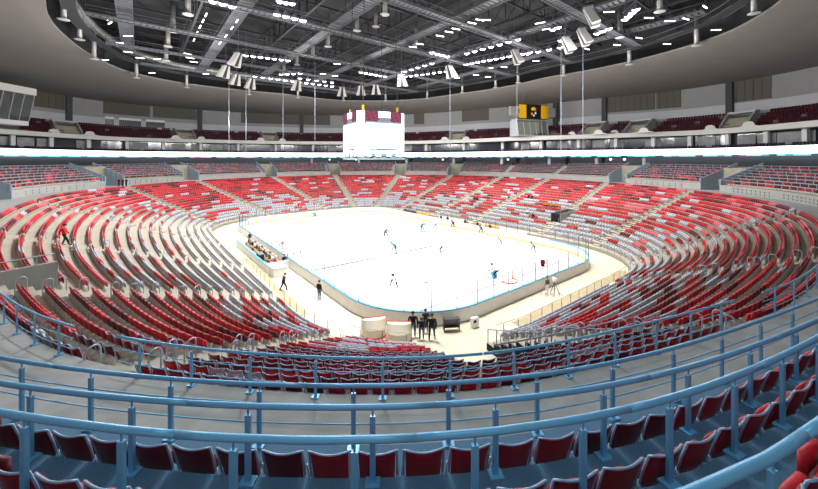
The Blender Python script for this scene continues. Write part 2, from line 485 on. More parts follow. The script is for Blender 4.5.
R7 = Ring([(-50.7, 48.5), (-63, 63.6), (-70, 79), (-72.6, 88), (-68.6, 99.5), (-43, 118), (-28, 131), (-2, 131), (16.7, 118), (38, 94), (50, 81.4), (55, 71), (57, 61.6), (55, 54), (52, 47), (38, 34), (15, 24), (-12, 24), (-36, 34)])
PH = np.linspace(-PI, PI, 361)[:-1]
def mix(phi, f): return R5.at(phi) * (1 - f) + R6.at(phi) * f
ZS, Z7, ZROOF = 33.5, 36.0, 47.0
# main outer wall and panels
WH = [(12.0, 14.3, 'suite_inside'), (24.9, 27.9, 'wall_white'), (27.9, ZS, 'wall_grey')]
b = MB()
P6 = R6.at(PH)
for z0, z1, m in WH: b.strip(p3(P6, z0), p3(P6, z1), m, True)
b.strip(p3(P6, 14.3), p3(P6, 24.9), 'wall_grey', True)
struct(b, 'wall_upper', 'grey and white wall panels ringing the hall above the top tier', 'wall')
def phi_at(u, ring, y_min=5):      # bearing from the camera (x over y) -> angle on a ring
    best = None
    for ph in np.linspace(-PI, PI, 2881):
        p = ring.at(ph)
        if p[1] > y_min:
            e = abs(p[0] / p[1] - u)
            if best is None or e < best[0]: best = (e, ph)
    return best[1]
def bear(px): return (px - 409) / 345.
# dark ribbed panels and piers on that wall: (bearing start, bearing end, bottom z)
PAN = [(34, 66, 29.0), (103, 150, 29.4), (153, 197, 29.4), (241, 300, 29.2), (303, 330, 29.2), (414, 424, 29), (462, 489, 29), (553, 560, 27), (607, 655, 28.6), (657, 681, 28.6), (733, 772, 28.2)]
for x0, x1, zb in PAN:
    a0, a1 = phi_at(bear(x0), R6), phi_at(bear(x1), R6)
    n = max(6, int(abs(a1 - a0) * 110 / .9)); q = MB()
    ph = np.linspace(a0, a1, n + 1); c = OC
    P = R6.at(ph); dirs = (OC - P) / np.linalg.norm(OC - P, axis=1)[:, None]
    for i in range(n):
        dp = .12 if i % 2 else .22
        A = P[i] + dirs[i] * dp; B = P[i + 1] + dirs[i + 1] * dp; A0 = P[i]; B0 = P[i + 1]
        q.add([(*A, zb), (*B, zb), (*B, ZS - .05), (*A, ZS - .05), (*A0, zb), (*B0, zb), (*B0, ZS - .05), (*A0, ZS - .05)], [(0, 1, 2, 3), (0, 4, 5, 1), (0, 3, 7, 4), (1, 5, 6, 2)], 'panel_brown')
    struct(q, 'trim_ribbed_panel', 'dark brown ribbed wall panel under the sloping ceiling', 'wall panel')
for x in (68.5, 199.5, 301.5, 605, 730.5, 556):
    ph = phi_at(bear(x), R6); P = R6.at(ph); d = (OC - P) / np.linalg.norm(OC - P); s = np.array([-d[1], d[0]]); q = MB()
    q.box((*(P + d * .4), (25.2 + ZS - .05) / 2), (.75, .35, (ZS - .05 - 25.2) / 2), 'pier_dark', (*s, 0), (*d, 0))
    struct(q, 'trim_pier', 'dark vertical pier on the wall beside a ribbed panel', 'pier')
for x0, x1 in ((105, 114), (119, 141), (146, 165)):
    a0, a1 = phi_at(bear(x0), R6), phi_at(bear(x1), R6); q = MB()
    ph = np.linspace(a0, a1, 5); P = R6.at(ph); d = (OC - P) / np.linalg.norm(OC - P, axis=1)[:, None]; P = P + d * .1
    q.strip(p3(P, 25.6), p3(P, 27.6), 'suite_glass'); q.strip(p3(P, 27.6), p3(P, 28.4), 'suite_white')
    struct(q, 'window_press', 'dark window with a pale blind in the white wall', 'window')
# soffit, roof void wall, roof
b = MB()
for k in range(6):
    f0, f1 = k / 6, (k + 1) / 6
    A = P6 * (1 - f0) + R7.at(PH) * f0; B = P6 * (1 - f1) + R7.at(PH) * f1
    b.strip(p3(A, ZS + (Z7 - ZS) * f0), p3(B, ZS + (Z7 - ZS) * f1), 'soffit', True)
C7 = R7.at(PH)
b.strip(p3(C7, Z7), p3(C7, Z7 + .35), 'soffit', True)
struct(b, 'ceiling_soffit', 'broad smooth taupe ceiling ring sloping around the dark roof opening', 'ceiling')
b = MB()
O7 = C7 + (C7 - OC) / np.linalg.norm(C7 - OC, axis=1)[:, None] * 6
b.strip(p3(C7, Z7 + .35), p3(O7, Z7 + .35), 'roof_deck', True)
b.strip(p3(O7, Z7 + .35), p3(O7, ZROOF), 'roof_deck', True)
b.add([(OC[0], OC[1] + 8, ZROOF + 5)] + p3(O7, ZROOF), [(0, 1 + i, 1 + (i + 1) % len(O7)) for i in range(len(O7))], 'roof_deck')
struct(b, 'ceiling_roof', 'dark grey roof deck above the steel trusses', 'ceiling')
# concourse floor behind the upper rows, its back wall is the outer wall
b = MB(); Aq = up(TS, D)
an = np.arctan2(Aq[:, 1] - OC[1], Aq[:, 0] - OC[0])
zc = UZ + URISE * NU
b.strip(p3(Aq, zc), p3(R6.at(an), zc), 'walk_concrete', True)
struct(b, 'floor_concourse', 'grey concourse floor behind the upper rows under the balcony', 'floor')
b = MB(); Ag = mix(an, .55)
wm = np.array([np.hypot(*(x - y)) for x, y in zip(Aq, R6.at(an))])
GL = Aq + (R6.at(an) - Aq) * .55
b.strip(p3(GL, zc), p3(GL, 14.32), 'suite_glass', True)
struct(b, 'wall_concourse', 'dark glazed wall at the back of the concourse under the balcony', 'wall')
# balcony slab, suites, fascia
b = MB()
IN = mix(PH, 0); OU = R6.at(PH)
b.strip(p3(IN, 14.3), p3(OU, 14.3), 'wall_grey', True)
b.strip(p3(IN, 16.45), p3(mix(PH, .45), 16.45), 'wall_grey', True)
struct(b, 'floor_balcony', 'grey balcony slab carrying the suites behind the bright ribbon board', 'balcony')
b = MB()
b.strip(p3(mix(PH, .45), 16.45), p3(mix(PH, .45), 20.0), 'suite_glass', True)
struct(b, 'wall_suites', 'dark glazed fronts of the suites between balcony and top tier', 'wall')
for px in np.arange(4, 816, 18.5):
    ph = phi_at(bear(px), R5); 
    P = mix(ph, .42); Q = mix(ph + .04, .42); 
    if int(px) % 5 in (0, 3): continue
    q = MB(); d = Q - P; q.add([(*P, 16.9), (*Q, 16.9), (*Q, 19.6), (*P, 19.6)], [(0, 1, 2, 3)], 'suite_inside')
    struct(q, 'wall_suite_back', 'pale back wall seen through a suite front', 'wall')
b = MB()
for z0, z1 in ((20.0, 21.25),):
    b.strip(p3(IN, z0), p3(IN, z1), 'fascia', True); i2 = mix(PH, .05)
    b.strip(p3(IN, z1), p3(i2, z1), 'fascia', True); b.strip(p3(i2, z1), p3(i2, 20.9), 'fascia', True)
b.strip(p3(IN, 20.0), p3(mix(PH, .5), 20.0), 'wall_grey', True)
struct(b, 'trim_fascia', 'white curved fascia below the top tier of seats', 'fascia')
b = MB()
UT = 6; f0 = .12
for k in range(UT):
    fa, fb = f0 + (1 - f0) * k / UT, f0 + (1 - f0) * (k + 1) / UT; z = 20.9 + .78 * k
    b.strip(p3(mix(PH, fa), z), p3(mix(PH, fb), z), 'tier_step', True); b.strip(p3(mix(PH, fa), z - .78), p3(mix(PH, fa), z), 'tier_step', True)
struct(b, 'floor_top_tier', 'grey stepped terrace of the top seating tier', 'terrace')
# ribbon board
b = MB()
ri = R5.at(PH) + (OC - R5.at(PH)) / np.linalg.norm(OC - R5.at(PH), axis=1)[:, None] * .35
ro = R5.at(PH)
b.strip(p3(ri, 14.35), p3(ro, 14.35), 'steel_dark', True); b.strip(p3(ri, 16.5), p3(ro, 16.5), 'steel_dark', True); b.strip(p3(ro, 14.35), p3(ro, 16.5), 'steel_dark', True)
b.strip(p3(ri, 14.35), p3(ri, 14.42), 'steel_dark', True); b.strip(p3(ri, 16.44), p3(ri, 16.5), 'steel_dark', True)
rb = empty('ribbon_display', (0, 0, 0)); tag(rb, 'glowing white LED ribbon board running round the balcony edge', 'LED board')
b.build('casing', rb)
lit = MB(); cy = MB(); end = MB()
for i in range(360):
    j = (i + 1) % 360; A, B = ri[i], ri[j]
    zlo = 14.42 + .30 + .12 * math.sin(i * .9) + .1 * math.sin(i * .37)
    lit.add([(*A, 14.42 + .42), (*B, 14.42 + .42), (*B, 16.44), (*A, 16.44)], [(0, 1, 2, 3)], 'ribbon_white')
    px = proj((*A, 15))[0] if A[1] > 2 else -999
    m_ = 'screen_teal' if (i * 7 % 5 == 0 and px > 100) else ('ribbon_cyan' if i % 3 else 'screen_blue')
    cy.add([(*A, 14.42), (*B, 14.42), (*B, 14.84), (*A, 14.84)], [(0, 1, 2, 3)], m_)
lit.build('white_picture', rb); cy.build('cyan_picture_edge', rb)
# suite columns
ci = 0
for px in list(range(18, 818, 37)):
    ph = phi_at(bear(px), R5); P = mix(ph, .28); d = (OC - P) / np.linalg.norm(OC - P); s = np.array([-d[1], d[0]]); q = MB()
    q.box((*P, 18.22), (.45, .35, 1.77), 'suite_white', (*s, 0), (*d, 0))
    struct(q, 'column', 'white column between suites above the ribbon board', 'column')
for px in range(30, 818, 47):
    ph = phi_at(bear(px), R5); P = mix(ph, .12); q = MB()
    q.lathe([(.5, 0), (.5, 14.3 - zc)], (*P, zc), 'wall_white', 10)
    struct(q, 'column', 'round grey column in the dark concourse below the ribbon board', 'column')
# concourse lamps
k = 0
for px in (96, 155, 283, 330, 356, 442, 606, 620, 700, 716, 745, 505):
    ph = phi_at(bear(px), R5); P = mix(ph, .2); o = empty('wall_lamp', (*P, 13.7)); k += 1
    tag(o, 'small bright lamp in the dark concourse, %s from the left' % nth(sorted((96, 155, 283, 330, 356, 442, 606, 620, 700, 716, 745, 505)).index(px) + 1), 'lamp', 'concourse lamps')
    q = MB(); q.box((0, 0, .35), (.3, .3, .06), 'steel_mid'); q.build('bracket', o)
    q = MB(); q.lathe([(.05, -.3), (.3, -.22), (.36, 0), (.3, .2), (.05, .29)], (0, 0, 0), 'lobby_lamp', 8); q.build('bulb', o)

# ------------------------------------------------------------------ seats
CNAMES = ['seat_red', 'seat_crimson', 'seat_dark', 'seat_grey', 'seat_pink', 'seat_wine', 'seat_navy']
CWORD = ['red', 'crimson', 'dark red', 'pale grey', 'light red', 'wine red', 'navy']
def hrand(*k):
    return random.Random(str(k)).random()
def colour_lower(b, k, i):
    near = b in (16, 0, 15)
    r = hrand(b, k, i // (4 if not near else 3), 'c'); fr = k / 18.
    g = .75 * max(0, 1 - fr / .5) + (.13 if fr < .8 else .03)
    if b in (1, 2, 3): g = .95 * max(0, 1 - fr / .65) + (.2 if fr < .85 else .04)
    if near: g = (.98 * max(0, 1 - fr / .8) if b == 15 else .8 * max(0, 1 - fr / .55)) + .03
    if r < g: return 3
    q = hrand(b, k, i // 4, 'd')
    if near: return 0 if q < .42 else (1 if q < .80 else 2)
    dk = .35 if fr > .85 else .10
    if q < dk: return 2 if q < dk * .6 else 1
    if q < dk + .22 and b in (12, 13, 14, 1, 2, 3): return 4
    return 0 if q < .78 else 1
def colour_upper(b, k, i):
    q = hrand(b, k, i // 3, 'u')
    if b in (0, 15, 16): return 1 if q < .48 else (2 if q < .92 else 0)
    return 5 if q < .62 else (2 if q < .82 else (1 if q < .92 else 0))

SEATS = []        # x, y, z, rz, colour, tier, block, row, index in row, seats in that row
def along(P, inset0, inset1, pitch):
    seg = np.linalg.norm(np.diff(P, axis=0), axis=1); s = np.concatenate([[0], np.cumsum(seg)]); L = s[-1] - inset0 - inset1
    n = int(L / pitch)
    if n < 1: return []
    a = inset0 + (L - n * pitch) / 2 + pitch * (np.arange(n) + .5)
    x = np.interp(a, s, P[:, 0]); y = np.interp(a, s, P[:, 1])
    e = .2; dx = np.interp(a + e, s, P[:, 0]) - np.interp(a - e, s, P[:, 0]); dy = np.interp(a + e, s, P[:, 1]) - np.interp(a - e, s, P[:, 1])
    return [(x[i], y[i], math.atan2(-dx[i], dy[i]) - PI / 2) for i in range(n)]
for bl in range(NA):
    for k in range(NR):
        t = np.linspace(bl, bl + 1, 60)
        if bl == 16 and k < CUT: t = np.linspace(CUT_T + .01, 17, 40)
        f = (k + 1) / NR
        O = low(t, f); Q = low(t, f - .02); d = Q - O; d /= np.linalg.norm(d, axis=1)[:, None]
        row = along(O + d * .16, .85, .85, .55)
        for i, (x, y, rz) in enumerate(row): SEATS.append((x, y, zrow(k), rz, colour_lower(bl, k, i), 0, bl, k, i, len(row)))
    for k in range(NU):
        ins0 = VHW + .35 if bl in VOMS else .7; ins1 = VHW + .35 if (bl + 1) % NA in VOMS else .7
        t = np.linspace(bl, bl + 1, 80)
        row = along(up(t, WALK + UTREAD * (k + 1) - (.065 if bl == 16 else .12)), ins0, ins1, .60 if bl in (0, 15, 16) else .56)
        for i, (x, y, rz) in enumerate(row):
            if y < .6 and abs(x) < 30: continue
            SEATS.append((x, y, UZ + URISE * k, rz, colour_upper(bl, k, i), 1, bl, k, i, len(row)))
PORT = [phi_at(bear(x), R5) for x in (73, 189, 272, 455, 584, 628, 728)]
PORTL = [(mix(p, 0.), mix(p, .8)) for p in PORT]
for k in range(6):
    f = .12 + .88 * (k + .75) / 6
    P = mix(PH, f); P = np.vstack([P, P[:1]])
    for i, (x, y, rz) in enumerate(along(P, 0, 0, .62)):
        if y < 30: continue
        a = math.atan2(y - OC[1], x - OC[0])
        if any(abs(np.cross(PQ[1] - PQ[0], np.array([x, y]) - PQ[0])) / np.linalg.norm(PQ[1] - PQ[0]) < 3.6 and np.hypot(x - PQ[0][0], y - PQ[0][1]) < 20 for PQ in PORTL): continue
        if math.hypot(x - 41, y - 114) < 8.2 or (x < -86 and y < 92): continue
        if (i % 42) in (0, 1): continue
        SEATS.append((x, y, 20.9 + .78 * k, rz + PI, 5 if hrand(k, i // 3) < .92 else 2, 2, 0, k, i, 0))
P = mix(PH, .10); P = np.vstack([P, P[:1]])
for i, (x, y, rz) in enumerate(along(P, 0, 0, .62)):
    if y < 30 or i % 26 < 2: continue
    SEATS.append((x, y, 16.45, rz + PI, 6, 2, 0, 9, i, 0))

for tt in (11.93, 12.07): CHEEK.append((low(np.array([tt]), 4 / NR)[0], low(np.array([tt]), 8.2 / NR)[0]))
# keep seats clear of the cheek walls
def near_wall(x, y):
    for (a, c) in CHEEK:
        d = c - a; L = d @ d; t = min(1., max(0., ((x - a[0]) * d[0] + (y - a[1]) * d[1]) / L)); e = a + d * t
        if abs(e[0] - x) + abs(e[1] - y) < .62: return True
    return False
SEATS = [s for s in SEATS if s[5] == 2 or not near_wall(s[0], s[1])]
cand = []
for n, s in enumerate(SEATS):
    if s[5] == 2 or s[1] < .5: continue
    u, v = proj((s[0], s[1], s[2] + .75)); 
    if -16 < u < 834 and v < 496: cand.append((math.hypot(s[0], s[1]), n))
cand.sort()
IND = set(n for _, n in cand[:300])

# one detailed seat of each colour
def seat_parts(ci, zb=.30):
    m = CNAMES[ci]; out = {}
    q = MB()      # reclined backrest shell with a dipped top edge
    nx, nz = 8, 6; vs = []
    for sgn in (0, 1):
        for iz in range(nz + 1):
            for ix in range(nx + 1):
                a = ix / nx * 2 - 1; w = iz / nz
                top = .86 - .045 * (1 - a * a)
                z = zb + (top - zb) * w
                y = .10 - .14 * w - .03 * (1 - a * a) + (.03 if sgn else 0)
                vs.append((a * (.205 + .015 * w), y, z))
    N = (nx + 1) * (nz + 1); fs = []
    for iz in range(nz):
        for ix in range(nx):
            p = iz * (nx + 1) + ix
            fs.append((p, p + 1, p + nx + 2, p + nx + 1)); p += N
            fs.append((p + nx + 1, p + nx + 2, p + 1, p))
    edge = [ix for ix in range(nx + 1)] + [iz * (nx + 1) + nx for iz in range(1, nz + 1)] + [nz * (nx + 1) + ix for ix in range(nx - 1, -1, -1)] + [iz * (nx + 1) for iz in range(nz - 1, 0, -1)]
    for i in range(len(edge)):
        a, c = edge[i], edge[(i + 1) % len(edge)]; fs.append((c, a, a + N, c + N))
    q.add(vs, fs, m if ci == 3 else {'seat_red': 'seat_crimson', 'seat_pink': 'seat_red'}.get(m, m)); out['backrest'] = q.mesh('backrest', True)
    q = MB()      # padded front of the back, rounded top
    prof = []
    for k in range(13):
        an = PI * k / 12; prof.append((.175 * math.cos(an) if abs(math.cos(an)) < .95 else .175 * np.sign(math.cos(an)),   .625 + .15 * math.sin(an) ** .8))
    prof = [(.165, .46)] + prof + [(-.165, .46)]
    L = len(prof); vs = []
    for y0, sc in ((.06, 1.), (.09, .96), (.10, .8)):
        for x, z in prof: vs.append((x * sc, y0 - .12 * ((z - .42) / .45), .62 + (z - .62) * sc))
    fs = [tuple(range(L)), tuple(2 * L + i for i in range(L - 1, -1, -1))]
    for r in range(2):
        for i in range(L): fs.append((r * L + (i + 1) % L, r * L + i, (r + 1) * L + i, (r + 1) * L + (i + 1) % L))
    q.add(vs, fs, m); out['cushion'] = q.mesh('cushion', True)
    q = MB()      # tipped-up seat pan
    vs = []; L = 12
    for y0, sc in ((.12, .94), (.145, 1.), (.19, 1.), (.21, .9)):
        for k in range(L):
            an = 2 * PI * k / L; cx, cz = math.cos(an), math.sin(an)
            e = .35; x = .2 * sc * np.sign(cx) * abs(cx) ** e; z = .16 * sc * np.sign(cz) * abs(cz) ** e
            vs.append((x, y0 - .05 * (z / .16), .45 + z))
    fs = [tuple(range(L)), tuple(3 * L + i for i in range(L - 1, -1, -1))]
    for r in range(3):
        for i in range(L): fs.append((r * L + (i + 1) % L, r * L + i, (r + 1) * L + i, (r + 1) * L + (i + 1) % L))
    q.add(vs, fs, m); out['seat_pan'] = q.mesh('seat_pan', True)
    return out
def frame_mesh():
    q = MB(); pts = [(-.235, .10, .30), (-.238, .04, .60), (-.235, -.03, .86)]
    for k in range(1, 8):
        a = k / 8 * 2 - 1; pts.append((a * .235, -.045 - .02 * (1 - a * a), .885 - .055 * (1 - a * a)))
    pts += [(.235, -.03, .86), (.238, .04, .60), (.235, .10, .30)]
    q.tube(pts, .015, 'seat_frame', 6); return q.mesh('frame', True)
def leg_mesh(sx):
    q = MB(); q.tube([(sx * .235, .10, .42), (sx * .245, .06, .30), (sx * .25, -.02, .02)], .016, 'seat_frame', 6)
    q.tube([(sx * .235, .16, .46), (sx * .25, .20, .25), (sx * .25, .08, .02)], .014, 'seat_frame', 6)
    q.box((sx * .25, .03, .012), (.03, .09, .012), 'seat_frame'); return q.mesh('leg', True)
def base_mesh():
    q = MB(); q.lathe([(.03, .0), (.08, .02), (.09, .12), (.16, .20), (.215, .32), (.20, .44), (.10, .50), (.02, .51)], (0, .03, 0), 'seat_base', 10); return q.mesh('pedestal', True)
FM, LM, PM = frame_mesh(), [leg_mesh(-1), leg_mesh(1)], base_mesh()
SP = [seat_parts(i) for i in range(7)]; SP0 = [seat_parts(i, .52) for i in range(7)]
BNAME = {16: 'middle block', 0: 'curved left block', 15: 'curved right block', 14: 'far right block', 1: 'left block'}
UROW = ['row behind the front blue railing', 'row behind the second blue railing', 'row behind the third blue railing', 'row behind the fourth blue railing', 'fifth upper row', 'sixth upper row', 'seventh upper row']
up_rank = {}
for n in sorted((n for n in IND if SEATS[n][5] == 1), key=lambda n: proj(SEATS[n][:3])[0]):
    up_rank[n] = None
cnt = {}
for n in up_rank:
    k = SEATS[n][7]; cnt[k] = cnt.get(k, 0) + 1; up_rank[n] = cnt[k]
for n in sorted(IND):
    x, y, z, rz, ci, tier, bl, k, i, tot = SEATS[n]
    o = empty('stadium_seat', (x, y, z), rz)
    if tier == 1:
        tag(o, '%s tip-up seat, %s from the left in the %s' % (CWORD[ci], nth(up_rank[n]), UROW[k]), 'seat', 'seats in the railed upper rows')
    else:
        tag(o, '%s tip-up seat, %s from right end, %s row below walkway, %s' % (CWORD[ci], nth(i + 1).replace('-', ''), nth(NR - k), BNAME.get(bl, 'side block')), 'seat', 'seats below the near walkway')
    if tier == 1: o.scale = (1.09, 1, .85)
    for nm, me in (SP if tier == 1 else SP0)[ci].items():
        link(nm, me, o)
    link('frame', FM, o)
    if tier == 1:
        link('leg', LM[0], o); link('leg', LM[1], o)
    else: link('pedestal', PM, o)

# all the other seats: one uncountable mass
def seat_template():
    V = []; F = []; M = []
    def bx(c, h, m, tilt=0.):
        b0 = len(V)
        for d in (-1, 1):
            for e in (-1, 1):
                for a in (-1, 1): V.append((c[0] + a * h[0], c[1] + e * h[1] - tilt * (d + 1) * h[2], c[2] + d * h[2]))
        for f in ((0, 2, 3, 1), (4, 5, 7, 6), (0, 1, 5, 4), (2, 6, 7, 3), (0, 4, 6, 2), (1, 3, 7, 5)): F.append(tuple(b0 + i for i in f)); M.append(m)
    bx((0, .07, .665), (.235, .03, .165), 0, .18)
    bx((0, .19, .52), (.20, .035, .15), 0)
    bx((0, .05, .26), (.19, .09, .21), 1)
    return np.array(V), np.array(F), np.array(M)
tv, tf, tm = seat_template()
rest = [s for n, s in enumerate(SEATS) if n not in IND]
S = np.array([s[:5] for s in rest]); n = len(S)
c, s_ = np.cos(S[:, 3])[:, None], np.sin(S[:, 3])[:, None]
X = tv[None, :, 0] * c - tv[None, :, 1] * s_ + S[:, :1]; Y = tv[None, :, 0] * s_ + tv[None, :, 1] * c + S[:, 1:2]; Z = tv[None, :, 2] * np.array([.86 if s[5] == 1 else 1. for s in rest])[:, None] + S[:, 2:3]
V = np.stack([X, Y, Z], -1).reshape(-1, 3); F = (tf[None] + (np.arange(n) * len(tv))[:, None, None]).reshape(-1, 4)
MI = np.where(tm[None] == 0, S[:, 4:5].astype(int), np.where(np.array([s[5] for s in rest])[:, None] == 2, 5, 7)).reshape(-1)
me = bpy.data.meshes.new('stadium_seating')
me.vertices.add(len(V)); me.vertices.foreach_set('co', V.ravel())
me.loops.add(F.size); me.loops.foreach_set('vertex_index', F.ravel().astype(np.int32))
me.polygons.add(len(F)); me.polygons.foreach_set('loop_start', (np.arange(len(F)) * 4).astype(np.int32))
for m in CNAMES + ['seat_base']: me.materials.append(MATS[m])
me.polygons.foreach_set('material_index', MI.astype(np.int32)); me.update(calc_edges=True)
o = link('stadium_seating', me)
tag(o, 'red, dark red and pale grey seats filling the farther rows of every tier', 'seats', 'stadium seating', 'stuff')
print('seats', len(SEATS), 'individual', len(IND))

# ------------------------------------------------------------------ railings
def resample(P, step):
    P = np.array(P); s = np.concatenate([[0], np.cumsum(np.linalg.norm(np.diff(P, axis=0), axis=1))]); n = max(2, int(round(s[-1] / step)) + 1)
    a = np.linspace(0, s[-1], n); return np.stack([np.interp(a, s, P[:, i]) for i in range(P.shape[1])], 1)
def section(P, z, h, label, group, spacing=1.5, r=.042, mids=(), m='rail_blue', post=.034, name='tube_railing', posts=True, first=.5):
    P = np.array(P); L = np.linalg.norm(np.diff(P, axis=0), axis=1).sum()
    o = empty(name, (*P[len(P) // 2], z)); tag(o, label, 'railing', group)
    base = P[len(P) // 2]
    loc = lambda p, zz: (p[0] - base[0], p[1] - base[1], zz)
    Q = resample(P, .3)
    q = MB(); q.tube([loc(p, h) for p in Q], r, m, 10); q.build('handrail', o, True)
    for zz in mids:
        q = MB(); q.tube([loc(p, zz) for p in Q], .011, m, 6); q.build('wire_rail', o, True)
    n = max(1, int(round(L / spacing)))
    s = np.concatenate([[0], np.cumsum(np.linalg.norm(np.diff(Q, axis=0), axis=1))])
    for i in range(n):
        a = (i + .5) * L / n; x, y = np.interp(a, s, Q[:, 0]), np.interp(a, s, Q[:, 1])
        dx, dy = np.interp(a + .1, s, Q[:, 0]) - np.interp(a - .1, s, Q[:, 0]), np.interp(a + .1, s, Q[:, 1]) - np.interp(a - .1, s, Q[:, 1])
        l = math.hypot(dx, dy); T = (dx / l, dy / l, 0); Nn = (-dy / l, dx / l, 0); q = MB(); c = loc((x, y), 0)
        q.box((c[0], c[1], (h - .11) / 2), (post, post * .6, (h - .11) / 2), m, T, Nn)
        q.tube([(c[0], c[1], h - .12), (c[0], c[1], h - r * .6)], .012, m, 6)
        po = q.build('post', o); q = MB(); q.box((c[0], c[1], .012), (.09, .075, .012), m, T, Nn); q.build('base_plate', po)
    return o
def visible(P, z):
    for p in P[::2]:
        if p[1] > .3:
            u, v = proj((*p, z))
            if -15 < u < 833 and v < 500: return True
    return False
FT = np.linspace(14.5, 18.6, 700)
FNAME = ['front', 'second', 'third', 'fourth']
for k in range(4):
    P = up(FT, WALK + UTREAD * k + (.05, .09, .045, .08)[k]); s = np.concatenate([[0], np.cumsum(np.linalg.norm(np.diff(P, axis=0), axis=1))])
    i0 = np.argmin(np.where(P[:, 1] < 12, np.abs(P[:, 0] - (-1.55, .4, -2.2, 1.3)[k]), 99)); LS = (4.4, 3.1, 2.3, 2.0)[k]
    secs = []
    for j in range(-8, 9):
        a0, a1 = s[i0] + j * LS, s[i0] + (j + 1) * LS
        if a0 < 0 or a1 > s[-1]: continue
        a = np.linspace(a0, a1, 16); Q = np.stack([np.interp(a, s, P[:, 0]), np.interp(a, s, P[:, 1])], 1)
        if visible(Q, UZ + URISE * k + .95): secs.append(Q)
    secs.sort(key=lambda Q: Q[8][0] / max(Q[8][1], .2))
    for j, Q in enumerate(secs):
        section(Q, UZ + URISE * k, .95, 'light blue tube railing before the %s upper row, %s section from left' % (nth(k + 1), nth(j + 1)),
                'blue tube railings of the upper rows', spacing=(1.45, 1.5, 1.15, 1.0)[k], mids=(.36, .66) if k == 0 else (), r=(.034, .037, .037, .040)[k])
# railing at the inner edge of the walkway
jj = 0; wsecs = []
for bl in (15, 16, 0):
    t = np.linspace(bl, bl + 1, 200); P = up(t, .14); s = np.concatenate([[0], np.cumsum(np.linalg.norm(np.diff(P, axis=0), axis=1))])
    g0 = .85; n = max(1, int((s[-1] - 2 * g0) / 4.6)); LS = (s[-1] - 2 * g0) / n
    for j in range(n):
        a = np.linspace(g0 + j * LS + .02, g0 + (j + 1) * LS - .02, 18); Q = np.stack([np.interp(a, s, P[:, 0]), np.interp(a, s, P[:, 1])], 1)
        if visible(Q, ZW + .9): wsecs.append(Q)
wsecs.sort(key=lambda Q: Q[8][0] / max(Q[8][1], .2))
for j, Q in enumerate(wsecs):
    section(Q, ZW, .95, 'blue walkway railing with thin wires above the lower seats, %s section from left' % nth(j + 1), 'blue walkway railings', spacing=1.55, mids=(.30, .62), r=.034, post=.03)
# row railings of the far upper rows (one mesh each: a few pixels tall)
for bl in range(1, 15):
    for k in range(NU):
        ins0 = VHW + .2 if bl in VOMS else .7; ins1 = VHW + .2 if (bl + 1) % NA in VOMS else .7
        t = np.linspace(bl, bl + 1, 120); P = up(t, WALK + UTREAD * k + .1); s = np.concatenate([[0], np.cumsum(np.linalg.norm(np.diff(P, axis=0), axis=1))])
        if s[-1] < ins0 + ins1 + 2: continue
        a = np.linspace(ins0, s[-1] - ins1, max(3, int((s[-1] - ins0 - ins1) / 1.5))); Q = np.stack([np.interp(a, s, P[:, 0]), np.interp(a, s, P[:, 1])], 1)
        if not visible(Q, UZ + URISE * k + .9): continue
        z = UZ + URISE * k; q = MB(); q.tube(p3(Q, z + .9), .035, 'rail_grey', 4)
        for p in Q: q.bar((*p, z), (*p, z + .9), .05, .05, 'rail_grey')
        tag(q.build('row_railing'), 'grey railing before the %s upper row in the %s upper block from the left' % (nth(k + 1), nth(bl)), 'railing', 'row railings of the far upper rows')
# hoops in the aisles
hoop = {}
for j in range(NA):
    for k in range(1, NR, 1 if j in (0, 1, 14, 15, 16) else 2):
        if j == 16 and k < CUT + 1 and False: continue
        p = low(np.array([j + 0.]), (k + .95) / NR)[0]; d = low(np.array([j + 0.]), (k - 1) / NR)[0] - p; d /= np.linalg.norm(d); u, v = proj((*p, zrow(k)))
        if p[1] < 1 or not (-10 < u < 828): continue
        s = np.array([-d[1], d[0]])
        side = 1 if (k // 2) % 2 else -1
        c = p + s * .62 * side; z = zrow(k)
        q = MB(); pts = [(0, 0, 0), (0, 0, .85), (.04, 0, .94), (.12, 0, .98), (.28, 0, .98), (.36, 0, .94), (.40, 0, .85), (.40, 0, 0)]
        q.tube([(d[0] * a, d[1] * a, h) for a, _, h in pts], .028, 'rail_grey', 6)
        o = q.build('aisle_handrail', None, True, (*c, z))
        tag(o, 'grey hoop handrail at the %s row up, %s aisle clockwise from the middle block' % (nth(k + 1), nth(j + 1)), 'handrail', 'hoop handrails in the aisles')
# rails round the stair opening on the left
P = low(np.array([1.06] * 8), 0); 
P = np.array([low(np.array([1.06]), f)[0] for f in np.linspace(16.1 / NR, .995, 8)])
section(P, 7.85, .45, 'low grey tube railing on top of the concrete stair parapet', None, spacing=1.3, r=.03, m='rail_grey', post=.024)
# rail at the back of the rink entrance opening
P = low(np.linspace(16.06, CUT_T, 20), (CUT + .04) / NR)
section(P, zrow(CUT), .95, 'grey tube railing above the rink entrance between two seat blocks', None, spacing=1.6, r=.035, m='rail_grey', post=.03, mids=(.3, .6))
# front railing of every lower block
for bl in range(NA):
    t = np.linspace(bl, bl + 1, 80)
    if bl == 16: t = np.linspace(CUT_T, 17, 60)
    P = low(t, .004); s = np.concatenate([[0], np.cumsum(np.linalg.norm(np.diff(P, axis=0), axis=1))])
    a = np.linspace(.7, s[-1] - .7, 40); Q = np.stack([np.interp(a, s, P[:, 0]), np.interp(a, s, P[:, 1])], 1)
    section(Q, .5, 1.15, 'grey thin-post railing at the foot of the %s block clockwise from the middle' % nth((bl - 16) % NA + 1), 'front railings of the seat blocks', spacing=1.5, r=.02, m='post_grey', post=.03, name='front_railing')
